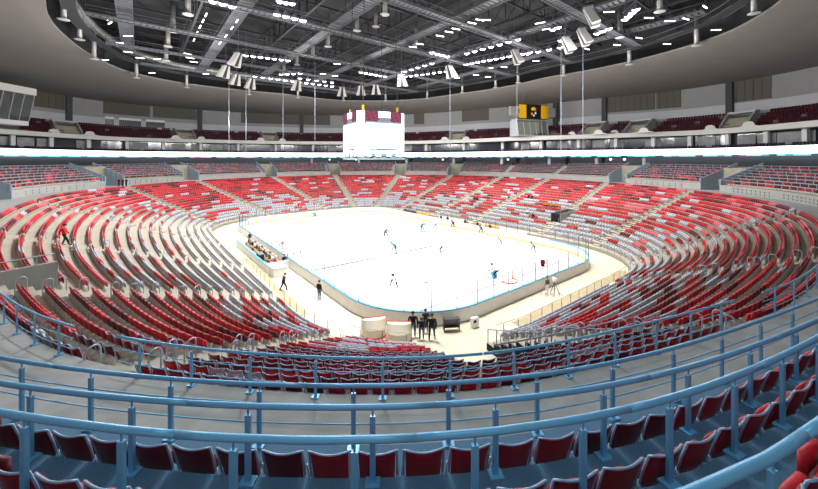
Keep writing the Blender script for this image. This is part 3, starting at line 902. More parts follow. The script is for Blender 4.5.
# slim posts on the open side of the right stand
t = 16.0
P = np.array([low(np.array([t]), f)[0] for f in np.linspace(.01, CUT / NR, 12)])
o = empty('stand_side_railing', (0, 0, 0)); tag(o, 'grey stepped side railing on the open end of the right seat block', 'railing')
q = MB(); q.tube([(*P[i], zrow(int(i / 11 * (CUT - 1))) + 1.0) for i in range(12)], .03, 'post_grey', 6); q.build('handrail', o, True)
for i in range(0, 12):
    z = zrow(int(i / 11 * (CUT - 1))); q = MB(); q.bar((*P[i], z), (*P[i], z + 1.0), .06, .06, 'post_grey'); q.build('post', o)

# ------------------------------------------------------------------ rink boards
bd = empty('dasher_boards', (0, 0, 0)); tag(bd, 'white rink boards with blue cap rail and clear glass around the ice', 'rink boards')
inner, outer = R0, offset(R0, .16)
q = MB(); q.strip(p3(inner, 0), p3(inner, 1.1), 'board_white', True); q.build('board_face', bd)
q = MB(); q.strip(p3(outer, 0), p3(outer, 1.1), 'board_back', True); q.build('board_back', bd)
i2, o2 = offset(R0, -.03), offset(R0, .2)
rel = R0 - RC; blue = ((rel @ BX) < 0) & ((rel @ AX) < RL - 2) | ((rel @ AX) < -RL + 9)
for nm_, want, m_ in (('cap_rail', True, 'cap_blue'), ('cap_rail', False, 'board_white')):  # far sides white: glass haze over the rail painted into its colour
    q = MB()
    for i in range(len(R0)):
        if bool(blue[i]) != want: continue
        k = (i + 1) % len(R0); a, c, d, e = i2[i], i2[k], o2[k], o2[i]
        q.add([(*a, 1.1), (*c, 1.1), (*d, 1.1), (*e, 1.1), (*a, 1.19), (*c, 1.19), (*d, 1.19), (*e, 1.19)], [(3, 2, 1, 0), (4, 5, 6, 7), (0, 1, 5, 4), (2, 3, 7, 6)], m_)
    tag(q.build(nm_, bd), 'light blue cap rail' if want else 'cap rail of the far sides, glass haze painted in as white')
q = MB(); i3 = offset(R0, -.02); q.strip(p3(i3, .03), p3(i3, .25), 'kick_yellow', True); q.strip(p3(i3, .25), p3(inner, .25), 'kick_yellow', True); q.build('kick_plate', bd)
C0 = Curve(offset(R0, .08)); n = 78
for i in range(n):
    a = np.linspace(i * C0.L / n + .04, (i + 1) * C0.L / n - .04, 6); P = C0.at(a); h = 3.0
    q = MB(); q.strip(p3(P, 1.19), p3(P, h), 'pane'); q.build('glass_panel', bd)
    p = C0.at(i * C0.L / n); q = MB(); q.bar((*p, 1.15), (*p, h), .07, .07, 'glass_post'); q.build('glass_post', bd)
# advert boards along the lowest row on the far side
for i, (t0, t1, m, w) in enumerate(((9.15, 9.55, 'advert_navy', 'navy'), (9.58, 9.95, 'advert_orange', 'orange'), (10.25, 10.9, 'board_white', 'white'), (11.1, 11.5, 'advert_orange', 'yellow orange'), (11.52, 11.9, 'board_white', 'pale'))):
    P = low(np.linspace(t0, t1, 14), -.03); P2 = low(np.linspace(t0, t1, 14), -.022)
    q = MB(); q.strip(p3(P, .1), p3(P, .95), m); q.strip(p3(P2, .1), p3(P2, .95), m); q.strip(p3(P, .95), p3(P2, .95), m)
    for e in (0, -1): q.add([(*P[e], .1), (*P2[e], .1), (*P2[e], .95), (*P[e], .95)], [(0, 1, 2, 3)], m)
    tag(q.build('advert_board'), '%s advert board standing by the far seats, %s from the far corner' % (w, nth(i + 1)), 'advert board', 'advert boards')

# ------------------------------------------------------------------ goals and rink-side equipment
def goal_meshes():
    W, H, Dp = .915, 1.22, 1.1
    q = MB(); q.tube([(-W, 0, 0), (-W, 0, H), (W, 0, H), (W, 0, 0)], .05, 'goal_red', 8); post = q.mesh('goal_frame', True)
    q = MB(); pts = [(-W, 0, .05)] + [(-W * 1.05 * math.cos(a), -Dp * math.sin(a) ** .7, .05) for a in np.linspace(.15, PI - .15, 14)] + [(W, 0, .05)]
    q.tube(pts, .055, 'goal_red', 8); base = q.mesh('base_bar', True)
    q = MB(); low_ = [(x, y, .05) for x, y, z in pts]; top = [(x * .97, y * .5, H - .02) for x, y, z in pts]
    m1 = [(x * .99, y * .92, H * .5) for x, y, z in pts]
    q.strip(low_, m1, 'net'); q.strip(m1, top, 'net')
    q.add(top, [tuple(range(len(top)))], 'net'); net = q.mesh('net', True)
    return post, base, net
GM = goal_meshes()
GMT = [m.copy() for m in GM]; GMT[2].materials[0] = glassmat('net_thin', (250, 246, 236), .86)
def goal(p, rz, label, thin=False, tilt=0.):
    o = empty('hockey_goal', (p[0], p[1], .04 if tilt == 0 else 0.), rz); tag(o, label, 'goal', 'hockey goals')
    for nm, me in zip(('goal_frame', 'base_bar', 'net'), GMT if thin else GM): link(nm, me, o)
    return o
goal(rink(-25.7, 0), TH, 'red-framed hockey goal standing on the ice behind the goalie', True)
goal((-2.75, 26.9), .25, 'spare cream-netted goal by the near boards, farther from the three onlookers'); goal((-.75, 26.2), -.02, 'spare cream-netted goal by the near boards, beside the three onlookers')
def stand_cart(p, rz):
    o = empty('equipment_rack', (*p, 0), rz); tag(o, 'small dark metal rack standing against the near rink boards', 'rack')
    for x in (-.6, .6):
        for y in (-.22, .22):
            q = MB(); q.bar((x, y, 0), (x, y, 1.0), .06, .06, 'steel_dark'); q.build('leg', o)
    for z in (.35, .95):
        q = MB(); q.box((0, 0, z), (.66, .26, .03), 'steel_dark'); q.build('shelf', o)
    q = MB(); q.box((0, .1, .66), (.56, .05, .25), 'steel_mid'); q.build('back_panel', o)
stand_cart((3.35, 27.35), .1)
o = empty('gate_latch_box', (5.3, 27.9, 0), .5); o.scale = (.7, .7, .7); tag(o, 'white box with black latch by the near corner of the boards', 'box')
q = MB(); q.box((0, 0, .55), (.45, .25, .55), 'board_white'); q.build('body', o)
q = MB(); q.box((-.15, -.27, .75), (.2, .03, .14), 'black'); q.build('latch', o)
o = empty('goal_lamp', (*rink(-RL - .3, .5), 1.2)); tag(o, 'small red goal light on a post above the near end boards', 'lamp')
q = MB(); q.bar((0, 0, 0), (0, 0, 1.6), .06, .06, 'post_grey'); q.build('pole', o)
q = MB(); q.box((0, 0, 1.75), (.2, .12, .2), 'goal_light'); q.build('red_lamp', o)
q = MB(); q.box((0, 0, 1.42), (.16, .1, .12), 'cloth_black'); q.build('lamp_box', o)
# camera tripod by the right end
o = empty('tripod', (14.6, 34.6, 0)); tag(o, 'tripod with a pale camera beside the worker behind the end boards', 'tripod')
for a in (0, 2.1, 4.2):
    q = MB(); q.tube([(0, 0, 1.3), (.5 * math.cos(a), .5 * math.sin(a), 0)], .03, 'steel_mid', 6); q.build('leg', o)
q = MB(); q.box((0, 0, 1.5), (.14, .3, .16), 'board_white'); q.tube([(0, .3, 1.5), (0, .5, 1.5)], .08, 'black', 8); q.build('camera_body', o)
q = MB(); q.tube([(.3, .1, 0), (.3, .1, 4.2)], .03, 'post_grey', 6)
tag(q.build('net_pole', None, False, (14.6, 35.1, 0)), 'thin upright pole behind the end boards next to the tripod', 'pole')
# team bench behind the left boards
def seg_box(mb, a0, a1, b0, b1, z0, z1, m):
    c = rink((a0 + a1) / 2, (b0 + b1) / 2); mb.box((*c, (z0 + z1) / 2), ((a1 - a0) / 2, (b1 - b0) / 2, (z1 - z0) / 2), m, (*AX, 0), (*BX, 0))
tb = empty('team_bench', (0, 0, 0)); tag(tb, 'long team bench with a white rear wall behind the left boards', 'bench')
q = MB(); seg_box(q, -6, 10, -RW - 1.75, -RW - 1.35, .42, .48, 'wood'); q.build('seat_plank', tb)
for a in range(-6, 11, 4):
    q = MB(); seg_box(q, a - .05, a + .05, -RW - 1.7, -RW - 1.4, 0, .42, 'steel_mid'); q.build('bench_leg', tb)
q = MB(); seg_box(q, -6.4, 10.4, -RW - 2.95, -RW - 2.8, 0, .8, 'board_white'); q.build('rear_wall', tb)
q = MB(); seg_box(q, -6.4, 10.4, -RW - 3.0, -RW - 2.75, .8, .88, 'cap_blue'); q.build('rear_cap', tb)
q = MB(); seg_box(q, -6.4, -6.25, -RW - 2.95, -RW - .35, 0, 1.1, 'board_white'); q.build('end_panel', tb)
o = empty('equipment_case', (0, 0, 0)); tag(o, 'black equipment case standing behind the team bench', 'case')
q = MB(); seg_box(q, -1.2, .2, -RW - 2.5, -RW - 1.9, 0, .9, 'black'); q.build('body', o); q = MB(); seg_box(q, -1.25, .25, -RW - 2.55, -RW - 1.85, .9, 1.0, 'cloth_grey'); q.build('lid', o)
o = empty('white_cabinet', (0, 0, 0)); tag(o, 'white cabinet at the near end of the left team bench', 'cabinet')
q = MB(); seg_box(q, -8.6, -6.8, -RW - 2.9, -RW - 1.5, 0, 1.0, 'board_white'); q.build('body', o); q = MB(); seg_box(q, -8.7, -6.7, -RW - 3.0, -RW - 1.4, 1.0, 1.07, 'board_back'); q.build('top', o)
# floor mats and ramps
for i, (a0, a1, b0, b1, lab) in enumerate(((-RL - 3.6, -RL - 2.6, -8, 14, 'tan rubber mat strip along the near end boards'), (-20, 2, -RW - 4.0, -RW - 3.3, 'tan rubber mat strip along the left boards'))):
    q = MB(); seg_box(q, a0, a1, b0, b1, 0, .015, 'apron_mat'); tag(q.build('floor_mat'), lab, 'mat')

# ------------------------------------------------------------------ people
POSE = {
 'stand': dict(pel=(0, 0, .95), spi=(0, .01, 1.18), che=(0, 0, 1.38), nek=(0, .01, 1.51), hd0=(0, .02, 1.60), hd1=(0, .03, 1.72),
    sh=(.19, 0, 1.42), el=(.25, -.03, 1.14), wr=(.24, .06, .90), ha=(.23, .10, .82), hip=(.10, 0, .90), kn=(.11, .02, .49), an=(.11, -.02, .08), to=(.13, .15, .045)),
 'sit': dict(pel=(0, 0, .55), spi=(0, .03, .78), che=(0, .06, .98), nek=(0, .09, 1.11), hd0=(0, .12, 1.19), hd1=(0, .14, 1.31),
    sh=(.19, .06, 1.02), el=(.24, .12, .76), wr=(.17, .34, .66), ha=(.13, .41, .65), hip=(.10, .05, .53), kn=(.13, .46, .52), an=(.13, .44, .10), to=(.14, .60, .05)),
 'skate': dict(pel=(0, -.16, .84), spi=(0, -.04, 1.02), che=(0, .16, 1.20), nek=(0, .25, 1.30), hd0=(0, .31, 1.37), hd1=(0, .35, 1.48),
    sh=(.22, .16, 1.22), el=(.33, .22, .98), wr=(.20, .42, .86), ha=(.16, .49, .82), hip=(.12, -.15, .80), kn=(.20, .12, .48), an=(.26, -.06, .12), to=(.29, .16, .07)),
 'walk': dict(pel=(0, 0, .94), spi=(0, .01, 1.17), che=(0, .02, 1.38), nek=(0, .03, 1.51), hd0=(0, .05, 1.60), hd1=(0, .06, 1.72),
    sh=(.19, .01, 1.42), el=(.25, -.08, 1.16), wr=(.24, .02, .93), ha=(.23, .07, .86), hip=(.10, 0, .90), kn=(.11, .10, .50), an=(.11, .08, .08), to=(.12, .25, .045)),
}
def person(p, rz, pose, top, legs, head, label, group=None, hair='hair', scale=1., lean=0., feet='cloth_black', z=0., stick=False, helmet=None, hairlen=0., pads=None, jersey_r=1., wide=1.15):
    J = POSE[pose]; V = []; E_ = []; R = []; M = []
    def vert(c, r, par, m):
        V.append(c); R.append(r); M.append(m)
        if par is not None: E_.append((par, len(V) - 1))
        return len(V) - 1
    pel = vert(J['pel'], .135, None, legs); spi = vert(J['spi'], .135, pel, top); che = vert(J['che'], .145, spi, top); nek = vert(J['nek'], .062, che, head)
    h0 = vert(J['hd0'], .088, nek, head); vert(J['hd1'], .085, h0, head)
    for s in (-1, 1):
        mx = lambda q, dy=0., dz=0.: (q[0] * s, q[1] + dy, q[2] + dz)
        st = 0.
        if pose == 'walk': st = .20 * s
        if pose == 'skate': st = .10 * s
        sh = vert(mx(J['sh']), .072 * jersey_r, che, top); el = vert(mx(J['el'], -st * .5), .056 * jersey_r, sh, top); wr = vert(mx(J['wr'], -st * .8), .040 * jersey_r, el, top)
        ha = vert(mx(J['ha'], -st * .9), .036, wr, head if not pads else 'cloth_black')
        hp = vert(mx(J['hip']), .105, pel, legs); kn = vert(mx(J['kn'], st * .6, .02 * abs(st)), .072, hp, legs); an_ = vert(mx(J['an'], st * 1.2), .05, kn, legs); vert(mx(J['to'], st * 1.2), .04, an_, feet)
    me = bpy.data.meshes.new('body'); me.from_pydata(V, E_, []); o = bpy.data.objects.new('person', me); COL.objects.link(o)
    sk = o.modifiers.new('skin', 'SKIN'); sk.use_smooth_shade = True
    for i, sv in enumerate(me.skin_vertices[0].data): sv.radius = (R[i], R[i] * .85); sv.use_root = (i == 0)
    sub = o.modifiers.new('sub', 'SUBSURF'); sub.levels = 1; sub.render_levels = 1
    bpy.context.view_layer.update()
    dg = bpy.context.evaluated_depsgraph_get(); ev = bpy.data.meshes.new_from_object(o.evaluated_get(dg))
    o.modifiers.clear(); o.data = ev; bpy.data.meshes.remove(me)
    ms = list(dict.fromkeys(M)); ev.materials.clear()
    for m in ms: ev.materials.append(MATS[m])
    VV = np.array(V); par = {b_: a_ for a_, b_ in E_}
    idx = []
    for f in ev.polygons:
        c = np.array(f.center); best = None
        for i in range(len(V)):
            if i in par:
                a_, b_ = VV[par[i]], VV[i]; d = b_ - a_; t = max(0., min(1., float(np.dot(c - a_, d) / max(np.dot(d, d), 1e-9)))); e = np.linalg.norm(c - a_ - t * d) - R[i]
                if best is None or e < best[0]: best = (e, M[i] if t > .25 else M[par[i]])
        idx.append(ms.index(best[1] if best else M[0]))
    ev.polygons.foreach_set('material_index', idx); ev.update()
    o.location = (p[0], p[1], z); o.rotation_euler = (lean, 0, rz); o.scale = (scale * wide, scale * wide, scale)
    tag(o, label, 'person', group)
    hx, hy, hz = J['hd1']; q = MB()
    if helmet:
        q.lathe([(.118, -.07), (.125, .0), (.11, .06), (.07, .10), (.01, .115)], (hx, hy, hz), helmet, 10); q.build('helmet', o, True)
        q = MB(); q.box((hx, hy + .11, hz - .06), (.07, .012, .03), 'steel_mid'); q.build('visor', o)
    elif hair:
        q.lathe([(.098, -.03 - hairlen), (.108, .02), (.09, .07), (.05, .10), (.01, .107)], (hx, hy - .015, hz), hair, 10); q.build('hair', o, True)
        q = MB(); q.box((hx, hy + .095, hz - .07), (.014, .018, .022), head); q.build('nose', o)
    if pads:
        for s in (-1, 1):
            a_, b_ = J['kn'], J['an']; q = MB(); q.bar((a_[0] * s, a_[1] + .12, a_[2] + .18), (b_[0] * s, b_[1] + .12, b_[2] - .04), .28, .14, pads); q.build('leg_pad', o)
        q = MB(); q.box((.34, .46, .82), (.13, .06, .17), pads); q.build('blocker', o); q = MB(); q.lathe([(.05, -.08), (.16, -.02), (.17, .05), (.1, .08)], (-.34, .46, .82), pads, 10); q.build('catching_glove', o)
    if pose == 'skate':
        for s in (-1, 1):
            t_ = J['to']; q = MB(); q.box((t_[0] * s, .04 + .12 * s, -.005), (.012, .16, .03), 'steel_pale'); q.build('skate_blade', o)
    if stick:
        so = empty('hockey_stick', (p[0], p[1], z), rz); tag(so, 'hockey stick of the ' + label.split(' the ')[0].replace(' alone', '')[:60] + ', held low', 'hockey stick')
        q = MB(); q.bar((.10, .30, 1.0), (.34, 1.35, .06), .035, .025, 'wood'); q.build('shaft', so); q = MB(); q.bar((.34, 1.35, .05), (.20, 1.60, .045), .02, .08, 'cloth_black'); q.build('blade', so)
    return o
# onlookers behind the near end boards
person((.3, 26.35), .05, 'stand', 'cloth_black', 'cloth_denim', 'skin', 'onlooker in black jacket and jeans, leftmost of three by the near boards', hair='hair', scale=1.07, wide=1.32)
person((.95, 25.95), .0, 'stand', 'cloth_black', 'cloth_denim', 'skin', 'shorter brown-haired onlooker in black, middle of three by the near boards', hair='cloth_brown', hairlen=.12, scale=.94, wide=1.32)
person((1.7, 25.9), -.2, 'walk', 'cloth_black', 'cloth_navy', 'skin', 'onlooker in long dark coat, rightmost of three by the near boards', scale=1.08, wide=1.32, jersey_r=1.25)
person((1.3, 27.0), .1, 'stand', 'cloth_navy', 'cloth_denim', 'skin', 'onlooker in navy jacket half hidden behind the three dark-coated onlookers', scale=1.02)
person((-8.7, 33.4), -.55, 'stand', 'cloth_black', 'cloth_denim', 'skin', 'person in dark jacket and jeans alone on the cream floor by the left boards', scale=1.02)
person((-13.1, 35.6), -.9, 'walk', 'cloth_black', 'cloth_black', 'skin', 'person in black leaning forward at the end of the left seat rows', lean=-.15, wide=1.35)
person((13.9, 34.7), .6, 'stand', 'cloth_brown', 'cloth_white', 'skin', 'person in brown jacket standing by the tripod behind the end boards', hair='cloth_brown')
person((*(low(np.array([1.98]), 14.4 / NR)[0]),), -1.2, 'walk', 'cloth_red', 'cloth_black', 'skin', 'person in red jacket climbing the left seat rows', z=zrow(14), scale=1.08)
PL = [((-21.5, 78.9), 2.6, 'cloth_cyan', 'cloth_navy', 'cloth_white', 'player in cyan skating alone near the far end boards'),
      ((-4.0, 59.6), 3.4, 'cloth_cyan', 'cloth_black', 'cloth_cyan', 'player in cyan at centre ice, the one in the middle of the rink'),
      ((-2.1, 50.0), 2.0, 'cloth_cyan', 'cloth_black', 'cloth_cyan', 'player in cyan and black skating at the near blue line'),
      ((2.5, 65.4), 3.8, 'cloth_cyan', 'cloth_navy', 'cloth_cyan', 'player in cyan near the far boards beside a white player'),
      ((5.1, 67.2), .4, 'cloth_white', 'cloth_black', 'cloth_white', 'player in white near the far boards beside a cyan player'),
      ((4.6, 50.0), 1.2, 'cloth_white', 'cloth_black', 'cloth_white', 'player in white bending low right of the near blue line'),
      ((-1.6, 36.2), 3.0, 'cloth_white', 'cloth_black', 'cloth_navy', 'player in white jersey and black shorts, nearest skater to the onlookers'),
      ((-19.4, 52.6), 2.2, 'cloth_white', 'cloth_red', 'cloth_white', 'player in white and red close to the left team bench')]
for p, rz, top, legs, hel, lab in PL:
    person(p, rz, 'skate', top, legs, 'skin', lab, 'skaters on the ice', helmet=hel, stick=True, z=.06, jersey_r=1.4, scale=1.08, wide=1.35)
person((9.9, 39.4), .9, 'skate', 'cloth_white', 'cloth_black', 'skin', 'goalie with pale blue pads crouching before the near goal', None, helmet='cloth_navy', pads='cap_blue', stick=True, z=.06, jersey_r=1.5, wide=1.4)
for (p, rz, lab) in (((14.1, 53.4), 2.2, 'referee in black trousers standing right of the near goalie'), ((18.2, 50.5), 2.0, 'referee in dark clothes by the right corner boards'),
                     ((8.7, 68.6), 2.6, 'official in black at the far boards beside the orange adverts'), ((13.2, 63.2), 2.4, 'official in dark clothes at the far boards opposite the near goal')):
    person(p, rz, 'skate', 'cloth_grey' if 'referee' in lab else 'cloth_black', 'cloth_black', 'skin', lab, 'officials on the ice', helmet='cloth_black', z=.06)
cols = ['cloth_brown', 'cloth_grey', 'cloth_black', 'cloth_white', 'cloth_brown', 'cloth_grey', 'cloth_yellow', 'cloth_black', 'cloth_grey', 'cloth_brown', 'cloth_white', 'cloth_red']
for i in range(12):
    c = rink(8.9 - i * 1.22, -RW - 1.55)
    person(c, TH - PI / 2 + .2 * (hrand(i) - .5), 'sit', cols[i], 'cloth_black' if i % 2 else 'cloth_grey', 'skin', 'person in %s seated on the left team bench, %s from its far end' % (cols[i].split('_')[1], nth(i + 1)), 'people on the left team bench', hair=None if i % 3 else 'hair', helmet='cloth_white' if i % 3 else None)
person(rink(10.6, -RW - .9), TH, 'stand', 'cloth_navy', 'cloth_black', 'skin', 'person in navy standing at the far end of the left team bench')
person(rink(-6.0, -RW - .8), TH, 'stand', 'cloth_black', 'cloth_black', 'skin', 'person in black with blue collar standing at the near end of the left team bench')
for i, (a, top) in enumerate(((-2, 'cloth_navy'), (-3.5, 'cloth_white'), (-5.2, 'cloth_navy'), (-6.6, 'cloth_white'), (-8.2, 'cloth_navy'), (3, 'cloth_black'), (5, 'cloth_navy'))):
    person(rink(a, RW + 1.4), TH + PI / 2, 'stand', top, 'cloth_black', 'skin', 'person in %s behind the far long-side boards, %s from the near corner' % (top.split('_')[1], nth([-8.2, -6.6, -5.2, -3.5, -2, 3, 5].index(a) + 1)), 'people at the far boards')
def spectator(t, k, top, lab, i):
    p = low(np.array([t]), (k + .72) / NR)[0]; q = low(np.array([t]), k / NR)[0]; d = q - p
    person(p, math.atan2(d[1], d[0]) - PI / 2, 'sit', top, 'cloth_black', 'skin', lab, 'spectators in the far stand', z=zrow(k) + .02)
for i, (t, k, top, lab) in enumerate(((10.30, 6, 'cloth_black', 'spectator in black in the far stand, left one of a dark pair'), (10.36, 6, 'cloth_black', 'spectator in black in the far stand, right one of a dark pair'), (10.45, 4, 'cloth_brown', 'spectator in brown low in the far stand'),
      (11.22, 9, 'cloth_black', 'spectator in black high in the stand left of the corner tunnel'), (11.28, 9, 'cloth_black', 'spectator in black high in the stand, right neighbour of another in black'),
      (11.62, 7, 'cloth_yellow', 'spectator in yellow near the corner tunnel, leftmost of the yellow four'), (11.66, 7, 'cloth_yellow', 'spectator in yellow near the corner tunnel, second of the yellow four'),
      (11.72, 7, 'cloth_yellow', 'spectator in yellow near the corner tunnel, third of the yellow four'), (11.78, 7, 'cloth_yellow', 'spectator in yellow near the corner tunnel, last of the yellow four'),
      (11.70, 3, 'cloth_black', 'spectator in black low beside the corner tunnel'), (11.55, 4, 'cloth_white', 'spectator in white low beside the corner tunnel'))):
    spectator(t, k, top, lab, i)
for i, dx in enumerate((-.5, .45, 1.4)):
    p = up(np.array([4.0]), WALK * .4)[0] + np.array([dx, -.2 * i]); person(p, PI * .9, 'stand', 'cloth_black', 'cloth_black', 'skin', 'person in black on the walkway by the left stair opening, %s of three' % nth(i + 1), 'people on the left walkway', z=ZW)
# dark corner tunnel between two far blocks
o = empty('corner_tunnel', (0, 0, 0)); tag(o, 'dark player tunnel opening at the foot of the far right corner stand', 'tunnel')
P = low(np.array([11.93, 12.07]), 4 / NR); Q = low(np.array([11.93, 12.07]), 8.2 / NR)
q = MB(); zb, zt = 1.6, 3.3
q.add([(*P[0], zb), (*P[1], zb), (*P[1], zt), (*P[0], zt)], [(0, 1, 2, 3)], 'black'); q.build('opening', o)
q = MB(); q.add([(*P[0], zt), (*P[1], zt), (*Q[1], zt), (*Q[0], zt)], [(0, 1, 2, 3)], 'dark_void'); q.build('roof', o)
for e in (0, 1):
    q = MB(); q.bar((*P[e], 2.45), (*Q[e], 2.45), .14, 1.9, 'wall_concrete'); q.build('side_wall', o)
    for f in (0, .5, 1):
        c = P[e] * (1 - f) + Q[e] * f; q = MB(); q.bar((*c, 3.3), (*c, 4.3), .06, .06, 'post_grey'); q.build('rail_post', o)

# ------------------------------------------------------------------ jumbotron
JC = (-6.0, 58.0); JZ0, JZ1 = 14.0, 21.2; JR = math.radians(29)
jb = empty('scoreboard_cube', (*JC, 0), JR); tag(jb, 'large glowing white video cube with chamfered corners hanging over centre ice', 'scoreboard')
W, C = 3.1, 1.05; A = W + C
oc = [(-W, -A), (W, -A), (A, -W), (A, W), (W, A), (-W, A), (-A, W), (-A, -W)]
q = MB(); q.add([(x, y, JZ0) for x, y in oc] + [(x, y, JZ1) for x, y in oc], [tuple(range(7, -1, -1)), tuple(range(8, 16))] + [(i, (i + 1) % 8, 8 + (i + 1) % 8, 8 + i) for i in range(8)], 'steel_dark'); q.build('housing', jb)
def screen(p, q_, main):
    q = MB(); p = np.array(p); e = np.array(q_); d = (e - p) / np.linalg.norm(e - p); nrm = np.array([d[1], -d[0]]); p, e = p + nrm * .06 + d * .06, e + nrm * .06 - d * .06
    nx, nz = (26, 30) if main else (4, 8); z0, z1 = JZ0 + .08, JZ1 - .08
    for i in range(nx):
        for k in range(nz):
            a, c = p + (e - p) * i / nx, p + (e - p) * (i + 1) / nx; fz = (k + .5) / nz; fx = (i + .5) / nx; m = 'screen_white'; r = hrand(i, k, main)
            if main:
                if fz > .78 and (fx < .34 or fx > .70): m = 'screen_maroon' if (i * 3 + k * 5) % 7 else 'screen_wine'
                elif .34 < fx < .70 and .78 < fz < .87: m = 'screen_maroon' if (i + k) % 2 else 'screen_cyan'
                elif .72 < fz < .78: m = 'screen_cyan'
                elif .13 < fz < .18 and .12 < fx < .92: m = 'screen_teal' if .3 < fx < .85 else 'screen_cyan'
                elif fz < .08 and (int(fx * 7) % 2 == 1): m = 'screen_cyan'
            z_0, z_1 = z0 + (z1 - z0) * k / nz, z0 + (z1 - z0) * (k + 1) / nz
            q.add([(*a, z_0), (*c, z_0), (*c, z_1), (*a, z_1)], [(0, 1, 2, 3)], m)
    q.build('screen' if main else 'corner_screen', jb)
for i in range(8): screen(oc[i], oc[(i + 1) % 8], i % 2 == 0)
q = MB(); q.add([(x * 1.03, y * 1.03, JZ0 - .42) for x, y in oc] + [(x * 1.03, y * 1.03, JZ0 - .2) for x, y in oc], [tuple(range(7, -1, -1)), tuple(range(8, 16))] + [(i, (i + 1) % 8, 8 + (i + 1) % 8, 8 + i) for i in range(8)], 'steel_pale'); q.build('lower_ring', jb)
q = MB()
for x, y in ((-2, -2), (2, -2), (2, 2), (-2, 2)): q.tube([(x, y, JZ0 - .25), (x, y, JZ0 + .02)], .06, 'steel_mid', 6)
q.build('hanger_bracket', jb)
for i, (x, y) in enumerate(((-3, -3), (3, -3), (3, 3), (-3, 3))):
    q = MB(); q.tube([(x, y, JZ1), (x * .9, y * .9, 42.)], .06, 'steel_dark', 6); q.build('suspension_cable', jb)
    q = MB(); q.box((x, y, JZ1 + .5), (.14, .14, .4), 'yellow'); q.build('shackle', jb)

# ------------------------------------------------------------------ booths and portals at the top tier
def booth(px, y, z0, z1, w, dep, label, extra):
    cx = bear(px) * y; o = empty('commentary_booth', (cx, y, 0), 0); ang = math.atan2(-cx - 8, y - 66) ; o.rotation_euler = (0, 0, extra['rz']); tag(o, label, 'booth')
    h = z1 - z0; g0, g1 = z0 + h * extra['sill'], z0 + h * extra['head']; sl = extra['slant']
    q = MB(); q.box((0, dep / 2, z0 + h * extra['sill'] / 2), (w / 2, dep / 2, h * extra['sill'] / 2), extra['base']); q.build('base', o)
    q = MB(); q.box((0, dep / 2 - .1, (g1 + z1) / 2), (w / 2 + .1, dep / 2 + .3 + sl, (z1 - g1) / 2), extra['roofm']); q.build('roof', o)
    q = MB(); q.box((0, dep - .1, (g0 + g1) / 2), (w / 2, .1, (g1 - g0) / 2), extra.get('back', 'wall_white')); q.build('back_wall', o)
    n = extra['n']
    for i in range(n):
        x0, x1 = -w / 2 + w * i / n, -w / 2 + w * (i + 1) / n
        q = MB(); q.add([(x0 + .04, .05, g0), (x1 - .04, .05, g0), (x1 - .04, .05 - sl, g1), (x0 + .04, .05 - sl, g1)], [(0, 1, 2, 3)], extra['glass']); q.build('glass_panel', o)
    for i in range(n + 1):
        x = -w / 2 + w * i / n; q = MB(); q.bar((x, .0, g0), (x, -sl, g1), .12, .12, 'steel_pale'); q.build('mullion', o)
    for e in (-1, 1):
        q = MB(); q.add([(e * w / 2, 0, g0), (e * w / 2, dep, g0), (e * w / 2, dep, g1), (e * w / 2, -sl, g1)], [(0, 1, 2, 3)], extra['side']); q.build('side_wall', o)
    return o
glassmat('booth_glass', (190, 196, 196), .72); glassmat('booth_pale_glass', (226, 230, 224), .7)
booth(409 - 345 * 97 / 79, 79, 22.2, 31.6, 18, 5, 'glass-fronted control booth with white roof jutting at the left edge', dict(sill=.12, head=.82, slant=1.5, base='suite_white', roofm='fascia', side='booth_glass', glass='booth_glass', n=8, rz=PI / 2))
booth(534, 112, 21.3, 26.9, 11.5, 5, 'commentary booth with slanted pale gridded glass under the small scoreboard', dict(sill=.06, head=.92, slant=-1.0, base='wall_white', roofm='steel_pale', side='wall_white', glass='booth_pale_glass', n=5, rz=.30, back='booth_lit'))
y = 112.4; sx = bear(532) * y
sb = empty('small_scoreboard', (sx, y - .6, 26.9), .30); sb.scale = (1.32, 1., 1.35); tag(sb, 'black scoreboard with yellow side panels above the commentary booth', 'scoreboard')
q = MB(); q.box((0, 0, 1.6), (4.1, .5, 1.75), 'black'); q.build('panel', sb)
for e in (-1, 1):
    q = MB(); q.box((e * 3.1, -.56, 1.6), (.95, .06, 1.6), 'yellow'); q.box((e * 3.9, -.56, 2.6), (.35, .06, .5), 'yellow'); q.box((e * 3.9, -.56, .6), (.35, .06, .5), 'yellow'); q.build('yellow_panel', sb)
    q = MB(); q.box((e * 5.3, .1, 1.6), (1.15, .5, 1.1), 'wall_grey'); q.build('loudspeaker_box', sb)
q = MB(); q.lathe([(.1, 0), (.7, .05), (.75, .5), (.3, .9)], (0, -.3, 1.9), 'yellow', 8); q.box((-.5, -.56, 1.1), (.25, .05, .25), 'yellow'); q.box((.5, -.56, 1.3), (.2, .05, .3), 'cloth_white'); q.box((.0, -.56, .7), (.2, .05, .2), 'cloth_white'); q.build('emblem', sb)
for e in (-1, 1):
    q = MB(); q.tube([(e * 2.5, .1, 3.3), (e * 2.5, .1, 8.0)], .06, 'steel_mid', 6); q.build('hanger', sb)
pn = 0
